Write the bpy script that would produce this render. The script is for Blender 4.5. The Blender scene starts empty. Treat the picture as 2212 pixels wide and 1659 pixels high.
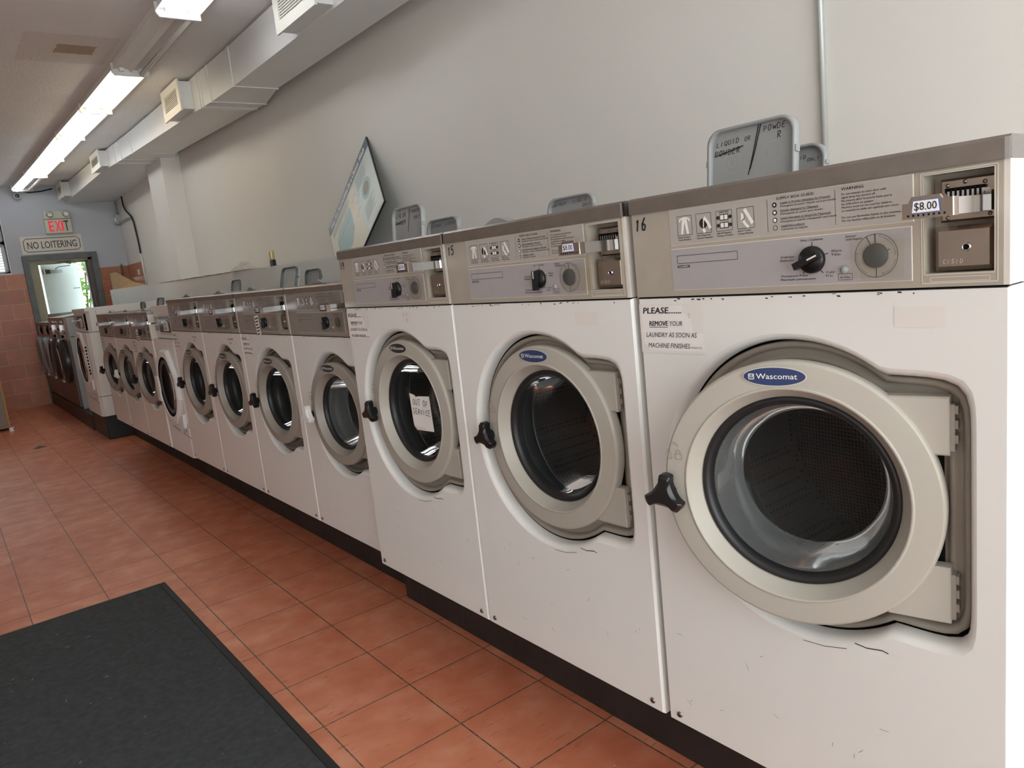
import bpy, bmesh, math, random
from mathutils import Matrix, Vector

random.seed(7)
SC = bpy.context.scene
COL = SC.collection
PI = math.pi

# ------------------------------------------------------------------ camera
F_PX, WPX = 1603.1, 2212.0
YAW, PITCH, ROLL = 0.6500, -0.1648, -0.1065
CAM = (-1.108, 0.0, 1.3484)
_fw = Vector((math.sin(YAW) * math.cos(PITCH), math.cos(YAW) * math.cos(PITCH), math.sin(PITCH)))
_r = Vector((math.cos(YAW), -math.sin(YAW), 0))
_u = _r.cross(_fw)
_r2 = math.cos(ROLL) * _r + math.sin(ROLL) * _u
_u2 = -math.sin(ROLL) * _r + math.cos(ROLL) * _u
cam_d = bpy.data.cameras.new('camera')
cam_d.sensor_fit = 'HORIZONTAL'
cam_d.sensor_width = 36.0
cam_d.lens = F_PX / WPX * 36.0
cam_d.clip_start = 0.02
cam_d.clip_end = 200
cam_o = bpy.data.objects.new('camera', cam_d)
COL.objects.link(cam_o)
_m = Matrix((_r2, _u2, -_fw)).transposed().to_4x4()
_m.translation = Vector(CAM)
cam_o.matrix_world = _m
SC.camera = cam_o

# ------------------------------------------------------------------ light and exposure
SC.view_settings.view_transform = 'Standard'
SC.view_settings.look = 'None'
SC.view_settings.gamma = 1.0
SC.view_settings.use_curve_mapping = False
SC.view_settings.exposure = 0.50
SC.cycles.use_denoising = True
SC.cycles.max_bounces = 12
SC.cycles.diffuse_bounces = 6
SC.cycles.transparent_max_bounces = 16
SC.cycles.sample_clamp_indirect = 8.0

WORLD = bpy.data.worlds.new('daylight')
SC.world = WORLD
WORLD.use_nodes = True
_bg = WORLD.node_tree.nodes['Background']
_bg.inputs[0].default_value = (0.90, 0.97, 0.98, 1)
_bg.inputs[1].default_value = 4.4

CEIL = 3.08
BACK = 12.6
WALLX = 1.40
LEFTX = -3.1
FRONTY = -2.2


def portal(name, loc, rot, sx, sy):
    l = bpy.data.lights.new(name, 'AREA')
    l.shape = 'RECTANGLE'
    l.size = sx
    l.size_y = sy
    l.cycles.is_portal = True
    o = bpy.data.objects.new(name, l)
    o.location = loc
    o.rotation_euler = rot
    COL.objects.link(o)


portal('front_window_portal', (-0.85, FRONTY + 0.02, 1.55), (PI / 2, 0, PI), 4.1, 2.5)
TUBE_POWER = 6.5


# ------------------------------------------------------------------ materials
def s2l(c):
    c = c / 255.0
    return c / 12.92 if c <= 0.04045 else ((c + 0.055) / 1.055) ** 2.4


def rgb(r, g, b):
    return (s2l(r), s2l(g), s2l(b), 1.0)


MATS = {}


def mat(name, col, rough=0.5, metal=0.0, noise=0.0, nscale=8.0, bump=0.0, bscale=60.0, emit=None, estr=0.0, spec=0.5, coat=0.0, dirt=None):
    m = bpy.data.materials.new(name)
    m.use_nodes = True
    nt = m.node_tree
    b = nt.nodes['Principled BSDF']
    b.inputs['Base Color'].default_value = col
    b.inputs['Roughness'].default_value = rough
    b.inputs['Metallic'].default_value = metal
    b.inputs['Specular IOR Level'].default_value = spec
    b.inputs['Coat Weight'].default_value = coat
    tc = nt.nodes.new('ShaderNodeTexCoord')
    if noise > 0:
        n = nt.nodes.new('ShaderNodeTexNoise')
        n.inputs['Scale'].default_value = nscale
        n.inputs['Detail'].default_value = 5
        nt.links.new(tc.outputs['Object'], n.inputs['Vector'])
        r = nt.nodes.new('ShaderNodeValToRGB')
        r.color_ramp.elements[0].position = 0.3
        r.color_ramp.elements[1].position = 0.7
        r.color_ramp.elements[0].color = tuple(max(0, c * (1 - noise)) for c in col[:3]) + (1,)
        r.color_ramp.elements[1].color = tuple(min(1, c * (1 + noise)) for c in col[:3]) + (1,)
        nt.links.new(n.outputs['Fac'], r.inputs['Fac'])
        nt.links.new(r.outputs['Color'], b.inputs['Base Color'])
        if dirt:
            n2 = nt.nodes.new('ShaderNodeTexNoise')
            n2.inputs['Scale'].default_value = dirt[1]
            n2.inputs['Detail'].default_value = 8
            nt.links.new(tc.outputs['Object'], n2.inputs['Vector'])
            r2 = nt.nodes.new('ShaderNodeValToRGB')
            r2.color_ramp.elements[0].position = dirt[2]
            r2.color_ramp.elements[1].position = dirt[2] + 0.08
            nt.links.new(n2.outputs['Fac'], r2.inputs['Fac'])
            mx = nt.nodes.new('ShaderNodeMix')
            mx.data_type = 'RGBA'
            nt.links.new(r2.outputs['Color'], mx.inputs['Factor'])
            nt.links.new(r.outputs['Color'], mx.inputs['A'])
            mx.inputs['B'].default_value = dirt[0]
            nt.links.new(mx.outputs['Result'], b.inputs['Base Color'])
    if bump > 0:
        n = nt.nodes.new('ShaderNodeTexNoise')
        n.inputs['Scale'].default_value = bscale
        n.inputs['Detail'].default_value = 4
        nt.links.new(tc.outputs['Object'], n.inputs['Vector'])
        bp = nt.nodes.new('ShaderNodeBump')
        bp.inputs['Strength'].default_value = bump
        bp.inputs['Distance'].default_value = 0.01
        nt.links.new(n.outputs['Fac'], bp.inputs['Height'])
        nt.links.new(bp.outputs['Normal'], b.inputs['Normal'])
    if emit:
        b.inputs['Emission Color'].default_value = emit
        b.inputs['Emission Strength'].default_value = estr
    MATS[name] = m
    return m


def film(name, tint, gloss=0.12, alpha=0.0, acol=(0.8, 0.8, 0.8, 1), rough=0.02, ior=1.45):
    """thin clear sheet: lets light through, reflects by fresnel, with a little haze"""
    m = bpy.data.materials.new(name)
    m.use_nodes = True
    nt = m.node_tree
    nt.nodes.remove(nt.nodes['Principled BSDF'])
    out = nt.nodes['Material Output']
    tr = nt.nodes.new('ShaderNodeBsdfTransparent')
    tr.inputs['Color'].default_value = tint
    gl = nt.nodes.new('ShaderNodeBsdfGlossy')
    gl.inputs['Roughness'].default_value = rough
    fr = nt.nodes.new('ShaderNodeFresnel')
    fr.inputs['IOR'].default_value = ior
    mx = nt.nodes.new('ShaderNodeMixShader')
    nt.links.new(fr.outputs['Fac'], mx.inputs['Fac'])
    nt.links.new(tr.outputs['BSDF'], mx.inputs[1])
    nt.links.new(gl.outputs['BSDF'], mx.inputs[2])
    last = mx
    if alpha > 0:
        df = nt.nodes.new('ShaderNodeBsdfDiffuse')
        df.inputs['Color'].default_value = acol
        m2 = nt.nodes.new('ShaderNodeMixShader')
        m2.inputs['Fac'].default_value = alpha
        nt.links.new(mx.outputs['Shader'], m2.inputs[1])
        nt.links.new(df.outputs['BSDF'], m2.inputs[2])
        last = m2
    nt.links.new(last.outputs['Shader'], out.inputs['Surface'])
    MATS[name] = m
    return m


mat("white_enamel", rgb(226, 225, 222), 0.32, noise=0.015, nscale=3, spec=0.45, dirt=(rgb(205, 198, 190), 2.2, 0.66))
mat('white_paint', rgb(226, 226, 224), 0.45, noise=0.02, nscale=4)
mat('fascia_beige', rgb(166, 158, 146), 0.42, noise=0.03, nscale=12, dirt=(rgb(170, 162, 149), 9, 0.64))
mat('recess_beige', rgb(148, 140, 130), 0.5, noise=0.03, nscale=9)
mat('ring_beige', rgb(172, 167, 157), 0.42, noise=0.02, nscale=6)
mat('fascia_grey', rgb(140, 133, 126), 0.4, noise=0.03, nscale=12)
mat('ring_grey', rgb(150, 143, 134), 0.42, noise=0.02, nscale=6)
mat('recess_grey', rgb(112, 104, 96), 0.5, noise=0.03, nscale=9)
mat('plate_smoke', rgb(138, 131, 127), 0.45, noise=0.02, nscale=20)
mat('lid_rim_dark', rgb(92, 96, 96), 0.5)
mat('lid_pale', rgb(176, 180, 178), 0.5, noise=0.08, nscale=25)
mat('badge_dark', rgb(24, 28, 38), 0.3, coat=0.4)
mat('rubber_black', rgb(24, 24, 26), 0.45)
mat('plastic_black', rgb(16, 16, 18), 0.33)
mat('plastic_navy', rgb(40, 52, 74), 0.35)
mat('plastic_white', rgb(225, 225, 222), 0.35)
mat('steel_brushed', rgb(150, 142, 136), 0.32, metal=0.85, noise=0.06, nscale=30)
mat('steel_top', rgb(150, 148, 146), 0.28, metal=0.8, noise=0.04, nscale=20)
mat('chrome', rgb(205, 205, 206), 0.14, metal=1.0)
mat('bronze_chrome', rgb(170, 156, 146), 0.18, metal=1.0, noise=0.05, nscale=30)
mat('dark_gap', rgb(18, 17, 17), 0.9, spec=0.1)
mat('plate_grey', rgb(172, 167, 161), 0.45, noise=0.02, nscale=20)
mat('plate_lilac', rgb(166, 162, 164), 0.42, noise=0.02, nscale=20)
mat('plate_edge', rgb(206, 199, 186), 0.45)
mat('ink', rgb(38, 36, 40), 0.6)
mat('marker_ink', rgb(22, 22, 24), 0.5)
mat('print_white', rgb(232, 232, 228), 0.5)
mat('tag_white', rgb(240, 241, 244), 0.4)
mat('badge_blue', rgb(28, 52, 98), 0.3, coat=0.5)
mat('tag_blue', rgb(60, 92, 170), 0.4)
mat('dial_grey', rgb(66, 71, 78), 0.4)
mat('lid_grey', rgb(150, 152, 152), 0.4, noise=0.04, nscale=14)
mat('paper', rgb(232, 228, 226), 0.75)
mat('paper_tape', rgb(226, 221, 216), 0.4)
mat('screw_steel', rgb(140, 132, 124), 0.35, metal=1.0)
mat('seal_strip', rgb(214, 208, 200), 0.35)
mat('wall_paint', rgb(223, 221, 216), 0.6, noise=0.012, nscale=1.2, bump=0.04, bscale=35)
mat('back_wall_paint', rgb(194, 198, 206), 0.6, noise=0.015, nscale=1.5, bump=0.04, bscale=35)
mat('duct_white', rgb(218, 219, 218), 0.42, noise=0.02, nscale=3)
mat('grille_white', rgb(224, 222, 212), 0.5)
mat('concrete_black', rgb(40, 34, 32), 0.7, noise=0.35, nscale=5, bump=0.3, bscale=25)
mat('base_black', rgb(22, 22, 24), 0.45, noise=0.2, nscale=6)
mat('partition_white', rgb(214, 214, 210), 0.5, noise=0.02, nscale=2)
mat('frame_grey', rgb(104, 110, 112), 0.5, noise=0.15, nscale=14)
mat('jamb_beige', rgb(166, 162, 138), 0.55, noise=0.05, nscale=6)
mat('door_white', rgb(214, 226, 224), 0.5, noise=0.03, nscale=4)
mat('galvanised', rgb(176, 180, 182), 0.38, metal=0.6, noise=0.06, nscale=25)
mat('cable_black', rgb(26, 26, 28), 0.5)
mat('cardboard', rgb(190, 158, 116), 0.8, noise=0.04, nscale=10)
mat('cloth_grey', rgb(206, 200, 194), 0.9, noise=0.12, nscale=30)
mat('brass', rgb(196, 172, 110), 0.3, metal=0.7)
mat('side_bluegrey', rgb(160, 170, 174), 0.45, noise=0.03, nscale=4)
mat('dark_door', rgb(44, 46, 50), 0.28, noise=0.05)
mat('silver_door', rgb(142, 152, 156), 0.33)
mat('brown_steel', rgb(128, 108, 98), 0.34, metal=0.55, noise=0.1, nscale=7)
mat('dark_steel', rgb(92, 80, 74), 0.4, metal=0.5, noise=0.08, nscale=5)
mat('exit_white', rgb(212, 212, 196), 0.5)
mat('exit_red', rgb(226, 30, 52), 0.5, emit=rgb(255, 20, 50), estr=0.35)
mat('exit_dark', rgb(52, 30, 28), 0.5)
mat('sign_brown', rgb(72, 44, 42), 0.5)
mat('sign_white', rgb(226, 223, 214), 0.45)
mat('poster_blue', rgb(84, 108, 136), 0.3)
mat('poster_cream', rgb(224, 219, 200), 0.3)
mat('poster_pale', rgb(204, 220, 218), 0.3)
mat('poster_teal', rgb(156, 190, 192), 0.3)
mat('poster_edge', rgb(28, 32, 36), 0.4)
mat('leaf_green', rgb(84, 128, 44), 0.55, noise=0.3, nscale=3)
mat('twig', rgb(92, 78, 58), 0.8)
mat('ground_grey', rgb(190, 190, 180), 0.8, noise=0.1, nscale=2)
mat('wood_yellow', rgb(178, 136, 70), 0.5, noise=0.12, nscale=18)
mat('laminate_grey', rgb(140, 126, 112), 0.5, noise=0.08, nscale=30)
mat('blind_white', rgb(226, 228, 230), 0.5)
mat('mat_edge', rgb(42, 44, 44), 0.6)
mat('lint', rgb(190, 190, 186), 0.9)
mat('crumb', rgb(142, 128, 106), 0.9)
mat('pipe_paint', rgb(186, 190, 188), 0.4, metal=0.3)
mat('tube_off', rgb(200, 196, 190), 0.25)
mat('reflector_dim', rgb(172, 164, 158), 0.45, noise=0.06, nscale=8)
mat('soft_scuff', rgb(96, 92, 92), 0.7)
for nm, c, k in (('tube_cool', (0.93, 0.97, 1.0, 1), 1.0), ('tube_warm', (1.0, 0.86, 0.64, 1), 1.0)):
    mat(nm, (0.9, 0.9, 0.9, 1), 0.4, emit=c, estr=TUBE_POWER * k)
film('door_glass', (0.86, 0.88, 0.88, 1), alpha=0.03, acol=rgb(170, 172, 172), ior=1.18)
film('glass_side_lit', (0.84, 0.86, 0.86, 1), alpha=0.16, acol=rgb(176, 180, 180), rough=0.05, ior=1.3)  # grey haze painted in for daylight caught in the bowl's side wall
film('dim_glass', (0.9, 0.9, 0.9, 1), ior=1.015)
film('clear_tape', (0.97, 0.96, 0.92, 1), alpha=0.04, acol=rgb(200, 196, 186), rough=0.25, ior=1.06)


def floor_material():
    m = bpy.data.materials.new('terracotta_tiles')
    m.use_nodes = True
    nt = m.node_tree
    b = nt.nodes['Principled BSDF']
    tc = nt.nodes.new('ShaderNodeTexCoord')
    mp = nt.nodes.new('ShaderNodeMapping')
    T = 0.305
    mp.inputs['Location'].default_value = (-0.2204 / T, -3.606 / T, 0)
    mp.inputs['Scale'].default_value = (1 / T, 1 / T, 1)
    nt.links.new(tc.outputs['Object'], mp.inputs['Vector'])
    br = nt.nodes.new('ShaderNodeTexBrick')
    br.offset = 0.0
    br.squash = 1.0
    br.inputs['Scale'].default_value = 1.0
    br.inputs['Brick Width'].default_value = 1.0
    br.inputs['Row Height'].default_value = 1.0
    br.inputs['Mortar Size'].default_value = 0.0085
    br.inputs['Mortar Smooth'].default_value = 0.15
    br.inputs['Color1'].default_value = (0, 0, 0, 1)
    br.inputs['Color2'].default_value = (1, 1, 1, 1)
    br.inputs['Mortar'].default_value = (0.5, 0.5, 0.5, 1)
    nt.links.new(mp.outputs['Vector'], br.inputs['Vector'])

    def noise(scale, detail, vec):
        n = nt.nodes.new('ShaderNodeTexNoise')
        n.inputs['Scale'].default_value = scale
        n.inputs['Detail'].default_value = detail
        nt.links.new(vec, n.inputs['Vector'])
        return n

    def ramp(src, stops):
        r = nt.nodes.new('ShaderNodeValToRGB')
        e = r.color_ramp.elements
        while len(e) < len(stops):
            e.new(0.5)
        for k, (p, c) in enumerate(stops):
            e[k].position = p
            e[k].color = c
        nt.links.new(src, r.inputs['Fac'])
        return r

    def mix(fac, a, bb, mode='MIX'):
        x = nt.nodes.new('ShaderNodeMix')
        x.data_type = 'RGBA'
        x.blend_type = mode
        if isinstance(fac, float):
            x.inputs['Factor'].default_value = fac
        else:
            nt.links.new(fac, x.inputs['Factor'])
        for s, v in (('A', a), ('B', bb)):
            if isinstance(v, tuple):
                x.inputs[s].default_value = v
            else:
                nt.links.new(v, x.inputs[s])
        return x.outputs['Result']

    base = noise(2.6, 6, mp.outputs['Vector'])
    tile = ramp(base.outputs['Fac'], [(0.28, rgb(188, 104, 74)), (0.5, rgb(207, 128, 96)), (0.72, rgb(224, 158, 130))])
    var = ramp(br.outputs['Color'], [(0.0, rgb(194, 114, 84)), (1.0, rgb(218, 146, 114))])
    c1 = mix(0.4, tile.outputs['Color'], var.outputs['Color'])
    mp2 = nt.nodes.new('ShaderNodeMapping')
    mp2.inputs['Scale'].default_value = (9, 60, 1)
    mp2.inputs['Rotation'].default_value = (0, 0, 0.35)
    nt.links.new(tc.outputs['Object'], mp2.inputs['Vector'])
    sp = noise(1.6, 3, mp2.outputs['Vector'])
    spr = ramp(sp.outputs['Fac'], [(0.60, (0, 0, 0, 1)), (0.70, (1, 1, 1, 1))])
    big = noise(3.0, 3, mp.outputs['Vector'])
    bigr = ramp(big.outputs['Fac'], [(0.45, (0, 0, 0, 1)), (0.65, (0.75, 0.75, 0.75, 1))])
    spm = mix(1.0, spr.outputs['Color'], bigr.outputs['Color'], 'MULTIPLY')
    c2 = mix(spm, c1, rgb(134, 76, 54))
    grout = noise(14, 3, mp.outputs['Vector'])
    gr = ramp(grout.outputs['Fac'], [(0.35, rgb(78, 66, 57)), (0.68, rgb(138, 112, 92))])
    c3 = mix(br.outputs['Fac'], c2, gr.outputs['Color'])
    nt.links.new(c3, b.inputs['Base Color'])
    b.inputs['Roughness'].default_value = 0.42
    b.inputs['Specular IOR Level'].default_value = 0.4
    bp = nt.nodes.new('ShaderNodeBump')
    bp.inputs['Strength'].default_value = 0.35
    bp.inputs['Distance'].default_value = 0.004
    inv = nt.nodes.new('ShaderNodeMath')
    inv.operation = 'SUBTRACT'
    inv.inputs[0].default_value = 1.0
    nt.links.new(br.outputs['Fac'], inv.inputs[1])
    add = nt.nodes.new('ShaderNodeMath')
    add.operation = 'MULTIPLY_ADD'
    nt.links.new(base.outputs['Fac'], add.inputs[0])
    add.inputs[1].default_value = 0.35
    nt.links.new(inv.outputs[0], add.inputs[2])
    nt.links.new(add.outputs[0], bp.inputs['Height'])
    nt.links.new(bp.outputs['Normal'], b.inputs['Normal'])
    MATS['terracotta_tiles'] = m


def wall_tile_material():
    m = bpy.data.materials.new('brown_wall_tiles')
    m.use_nodes = True
    nt = m.node_tree
    b = nt.nodes['Principled BSDF']
    tc = nt.nodes.new('ShaderNodeTexCoord')
    sep = nt.nodes.new('ShaderNodeSeparateXYZ')
    nt.links.new(tc.outputs['Object'], sep.inputs['Vector'])
    ad = nt.nodes.new('ShaderNodeMath')
    nt.links.new(sep.outputs['X'], ad.inputs[0])
    nt.links.new(sep.outputs['Y'], ad.inputs[1])
    cb = nt.nodes.new('ShaderNodeCombineXYZ')
    nt.links.new(ad.outputs[0], cb.inputs['X'])
    nt.links.new(sep.outputs['Z'], cb.inputs['Y'])
    br = nt.nodes.new('ShaderNodeTexBrick')
    br.offset = 0.5
    br.inputs['Scale'].default_value = 1.0
    br.inputs['Brick Width'].default_value = 0.36
    br.inputs['Row Height'].default_value = 0.209
    br.inputs['Mortar Size'].default_value = 0.003
    br.inputs['Color1'].default_value = rgb(176, 112, 84)
    br.inputs['Color2'].default_value = rgb(190, 124, 94)
    br.inputs['Mortar'].default_value = rgb(206, 160, 130)
    nt.links.new(cb.outputs['Vector'], br.inputs['Vector'])
    n = nt.nodes.new('ShaderNodeTexNoise')
    n.inputs['Scale'].default_value = 9
    nt.links.new(tc.outputs['Object'], n.inputs['Vector'])
    x = nt.nodes.new('ShaderNodeMix')
    x.data_type = 'RGBA'
    x.blend_type = 'OVERLAY'
    x.inputs['Factor'].default_value = 0.3
    nt.links.new(br.outputs['Color'], x.inputs['A'])
    nt.links.new(n.outputs['Color'], x.inputs['B'])
    nt.links.new(x.outputs['Result'], b.inputs['Base Color'])
    b.inputs['Roughness'].default_value = 0.35
    MATS['brown_wall_tiles'] = m


def ceiling_material():
    m = mat('stippled_ceiling', rgb(228, 228, 227), 0.8, noise=0.03, nscale=3, bump=0.55, bscale=55)
    nt = m.node_tree
    b = nt.nodes['Principled BSDF']
    src = b.inputs['Base Color'].links[0].from_socket
    tc = [n for n in nt.nodes if n.type == 'TEX_COORD'][0]
    sep = nt.nodes.new('ShaderNodeSeparateXYZ')
    nz = nt.nodes.new('ShaderNodeTexNoise')
    nz.inputs['Scale'].default_value = 22
    mixv = nt.nodes.new('ShaderNodeVectorMath')
    mixv.operation = 'MULTIPLY_ADD'
    nt.links.new(tc.outputs['Object'], nz.inputs['Vector'])
    nt.links.new(nz.outputs['Color'], mixv.inputs[0])
    mixv.inputs[1].default_value = (0.035, 0.035, 0)
    nt.links.new(tc.outputs['Object'], mixv.inputs[2])
    nt.links.new(mixv.outputs['Vector'], sep.inputs['Vector'])

    def rect(x0, x1, y0, y1):
        prod = None
        for ax, lo, hi in (('X', x0, x1), ('Y', y0, y1)):
            c = nt.nodes.new('ShaderNodeMath')
            c.operation = 'COMPARE'
            c.inputs[1].default_value = (lo + hi) / 2
            c.inputs[2].default_value = (hi - lo) / 2
            nt.links.new(sep.outputs[ax], c.inputs[0])
            if prod is None:
                prod = c
            else:
                mm = nt.nodes.new('ShaderNodeMath')
                mm.operation = 'MULTIPLY'
                nt.links.new(prod.outputs[0], mm.inputs[0])
                nt.links.new(c.outputs[0], mm.inputs[1])
                prod = mm
        return prod.outputs[0]
    cur = src
    for fac, colr, k in ((rect(-0.30, 0.26, 5.7, 6.35), rgb(196, 184, 172), 0.35), (rect(-0.09, 0.15, 5.92, 6.12), rgb(172, 154, 132), 1.0)):
        x = nt.nodes.new('ShaderNodeMix')
        x.data_type = 'RGBA'
        ml = nt.nodes.new('ShaderNodeMath')
        ml.operation = 'MULTIPLY'
        ml.inputs[1].default_value = k
        nt.links.new(fac, ml.inputs[0])
        nt.links.new(ml.outputs[0], x.inputs['Factor'])
        nt.links.new(cur, x.inputs['A'])
        x.inputs['B'].default_value = colr
        cur = x.outputs['Result']
    nt.links.new(cur, b.inputs['Base Color'])


def mat_pile_material():
    m = mat('charcoal_pile', rgb(64, 68, 71), 0.95, noise=0.25, nscale=45, bump=0.8, bscale=260)


def drum_material(name, flat):
    m = bpy.data.materials.new(name)
    m.use_nodes = True
    nt = m.node_tree
    b = nt.nodes['Principled BSDF']
    tc = nt.nodes.new('ShaderNodeTexCoord')
    vo = nt.nodes.new('ShaderNodeTexVoronoi')
    vo.inputs['Scale'].default_value = 62
    vo.inputs['Randomness'].default_value = 0.12
    mp = nt.nodes.new('ShaderNodeMapping')
    mp.inputs['Scale'].default_value = (2.0, 0, 2.0) if flat else (1.4, 1.4, 1.4)
    nt.links.new(tc.outputs['Object'], mp.inputs['Vector'])
    nt.links.new(mp.outputs['Vector'], vo.inputs['Vector'])
    r = nt.nodes.new('ShaderNodeValToRGB')
    r.color_ramp.elements[0].position = 0.22
    r.color_ramp.elements[1].position = 0.34
    r.color_ramp.elements[0].color = rgb(34, 30, 29)
    r.color_ramp.elements[1].color = rgb(90, 80, 76)
    nt.links.new(vo.outputs['Distance'], r.inputs['Fac'])
    nt.links.new(r.outputs['Color'], b.inputs['Base Color'])
    b.inputs['Metallic'].default_value = 0.8
    b.inputs['Roughness'].default_value = 0.3
    bp = nt.nodes.new('ShaderNodeBump')
    bp.inputs['Strength'].default_value = 0.5
    bp.inputs['Distance'].default_value = 0.004
    nt.links.new(vo.outputs['Distance'], bp.inputs['Height'])
    nt.links.new(bp.outputs['Normal'], b.inputs['Normal'])
    MATS[name] = m


floor_material()
wall_tile_material()
ceiling_material()
mat_pile_material()
drum_material('perforated_drum', False)
drum_material('dimpled_back', True)
mat('tub_metal', rgb(84, 82, 80), 0.45, metal=0.7)


# ------------------------------------------------------------------ mesh helpers
_text_cache = {}


def text_raw(s, bold):
    k = (s, bold)
    if k not in _text_cache:
        cu = bpy.data.curves.new('t', 'FONT')
        cu.body = s
        cu.size = 1.0
        cu.resolution_u = 2
        cu.fill_mode = 'FRONT'
        cu.offset = bold
        o = bpy.data.objects.new('t', cu)
        me = bpy.data.meshes.new_from_object(o)
        vs = [(v.co.x, v.co.y) for v in me.vertices]
        fs = [tuple(p.vertices) for p in me.polygons]
        bpy.data.objects.remove(o)
        bpy.data.curves.remove(cu)
        bpy.data.meshes.remove(me)
        if vs:
            x0 = min(v[0] for v in vs)
            x1 = max(v[0] for v in vs)
        else:
            x0 = x1 = 0
        _text_cache[k] = (vs, fs, x0, x1)
    return _text_cache[k]


# simple marker-pen alphabet, each letter strokes in a unit box
PEN = {
    'A': [[(0, 0), (.45, 1), (.9, 0)], [(.2, .4), (.7, .4)]],
    'C': [[(.85, .85), (.5, 1), (.1, .6), (.2, .1), (.6, 0), (.9, .15)]],
    'D': [[(.1, 0), (.1, 1), (.6, .9), (.9, .5), (.6, .08), (.05, 0)]],
    'E': [[(.85, 1), (.15, .95), (.1, .5), (.65, .52)], [(.1, .5), (.12, 0), (.85, .04)]],
    'F': [[(.85, 1), (.12, .95), (.1, 0)], [(.1, .5), (.65, .55)]],
    'H': [[(.1, 1), (.1, 0)], [(.8, 1), (.8, 0)], [(.1, .5), (.8, .52)]],
    'I': [[(.4, 1), (.35, 0)]],
    'L': [[(.25, 1), (.1, .05), (.8, 0)]],
    'N': [[(.1, 0), (.12, 1), (.75, 0), (.8, 1)]],
    'O': [[(.5, 1), (.1, .7), (.15, .15), (.55, 0), (.9, .35), (.8, .85), (.45, 1)]],
    'P': [[(.15, 0), (.1, 1), (.7, .95), (.8, .65), (.5, .45), (.12, .42)]],
    'Q': [[(.5, 1), (.1, .7), (.15, .15), (.55, 0), (.9, .35), (.8, .85), (.45, 1)], [(.55, .3), (.95, -.1)]],
    'R': [[(.15, 0), (.1, 1), (.7, .95), (.8, .7), (.5, .5), (.12, .45)], [(.4, .48), (.85, 0)]],
    'S': [[(.85, .9), (.5, 1), (.15, .75), (.5, .5), (.85, .25), (.5, 0), (.1, .12)]],
    'T': [[(.0, .95), (.9, 1)], [(.45, .95), (.4, 0)]],
    'U': [[(.1, 1), (.1, .25), (.45, 0), (.8, .25), (.82, 1)]],
    'V': [[(.05, 1), (.4, 0), (.85, 1)]],
    'W': [[(.0, 1), (.2, 0), (.48, .7), (.7, 0), (.95, 1)]],
    'Y': [[(.05, 1), (.45, .5), (.85, 1)], [(.45, .5), (.35, -.05)]],
    '1': [[(.3, .75), (.5, 1), (.45, 0)]],
    '2': [[(.1, .8), (.5, 1), (.8, .7), (.1, 0), (.9, .03)]],
    '4': [[(.3, 1), (.1, .45), (.85, .45)], [(.65, .9), (.6, -.1)]],
    '5': [[(.8, 1), (.2, .95), (.15, .55), (.65, .6), (.8, .25), (.45, 0), (.1, .1)]],
    '6': [[(.6, 1), (.15, .5), (.2, .05), (.65, .0), (.8, .35), (.45, .5), (.15, .35)]],
    '/': [[(.0, 0), (.5, 1)]],
    '-': [[(.1, .5), (.7, .5)]],
}


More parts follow.
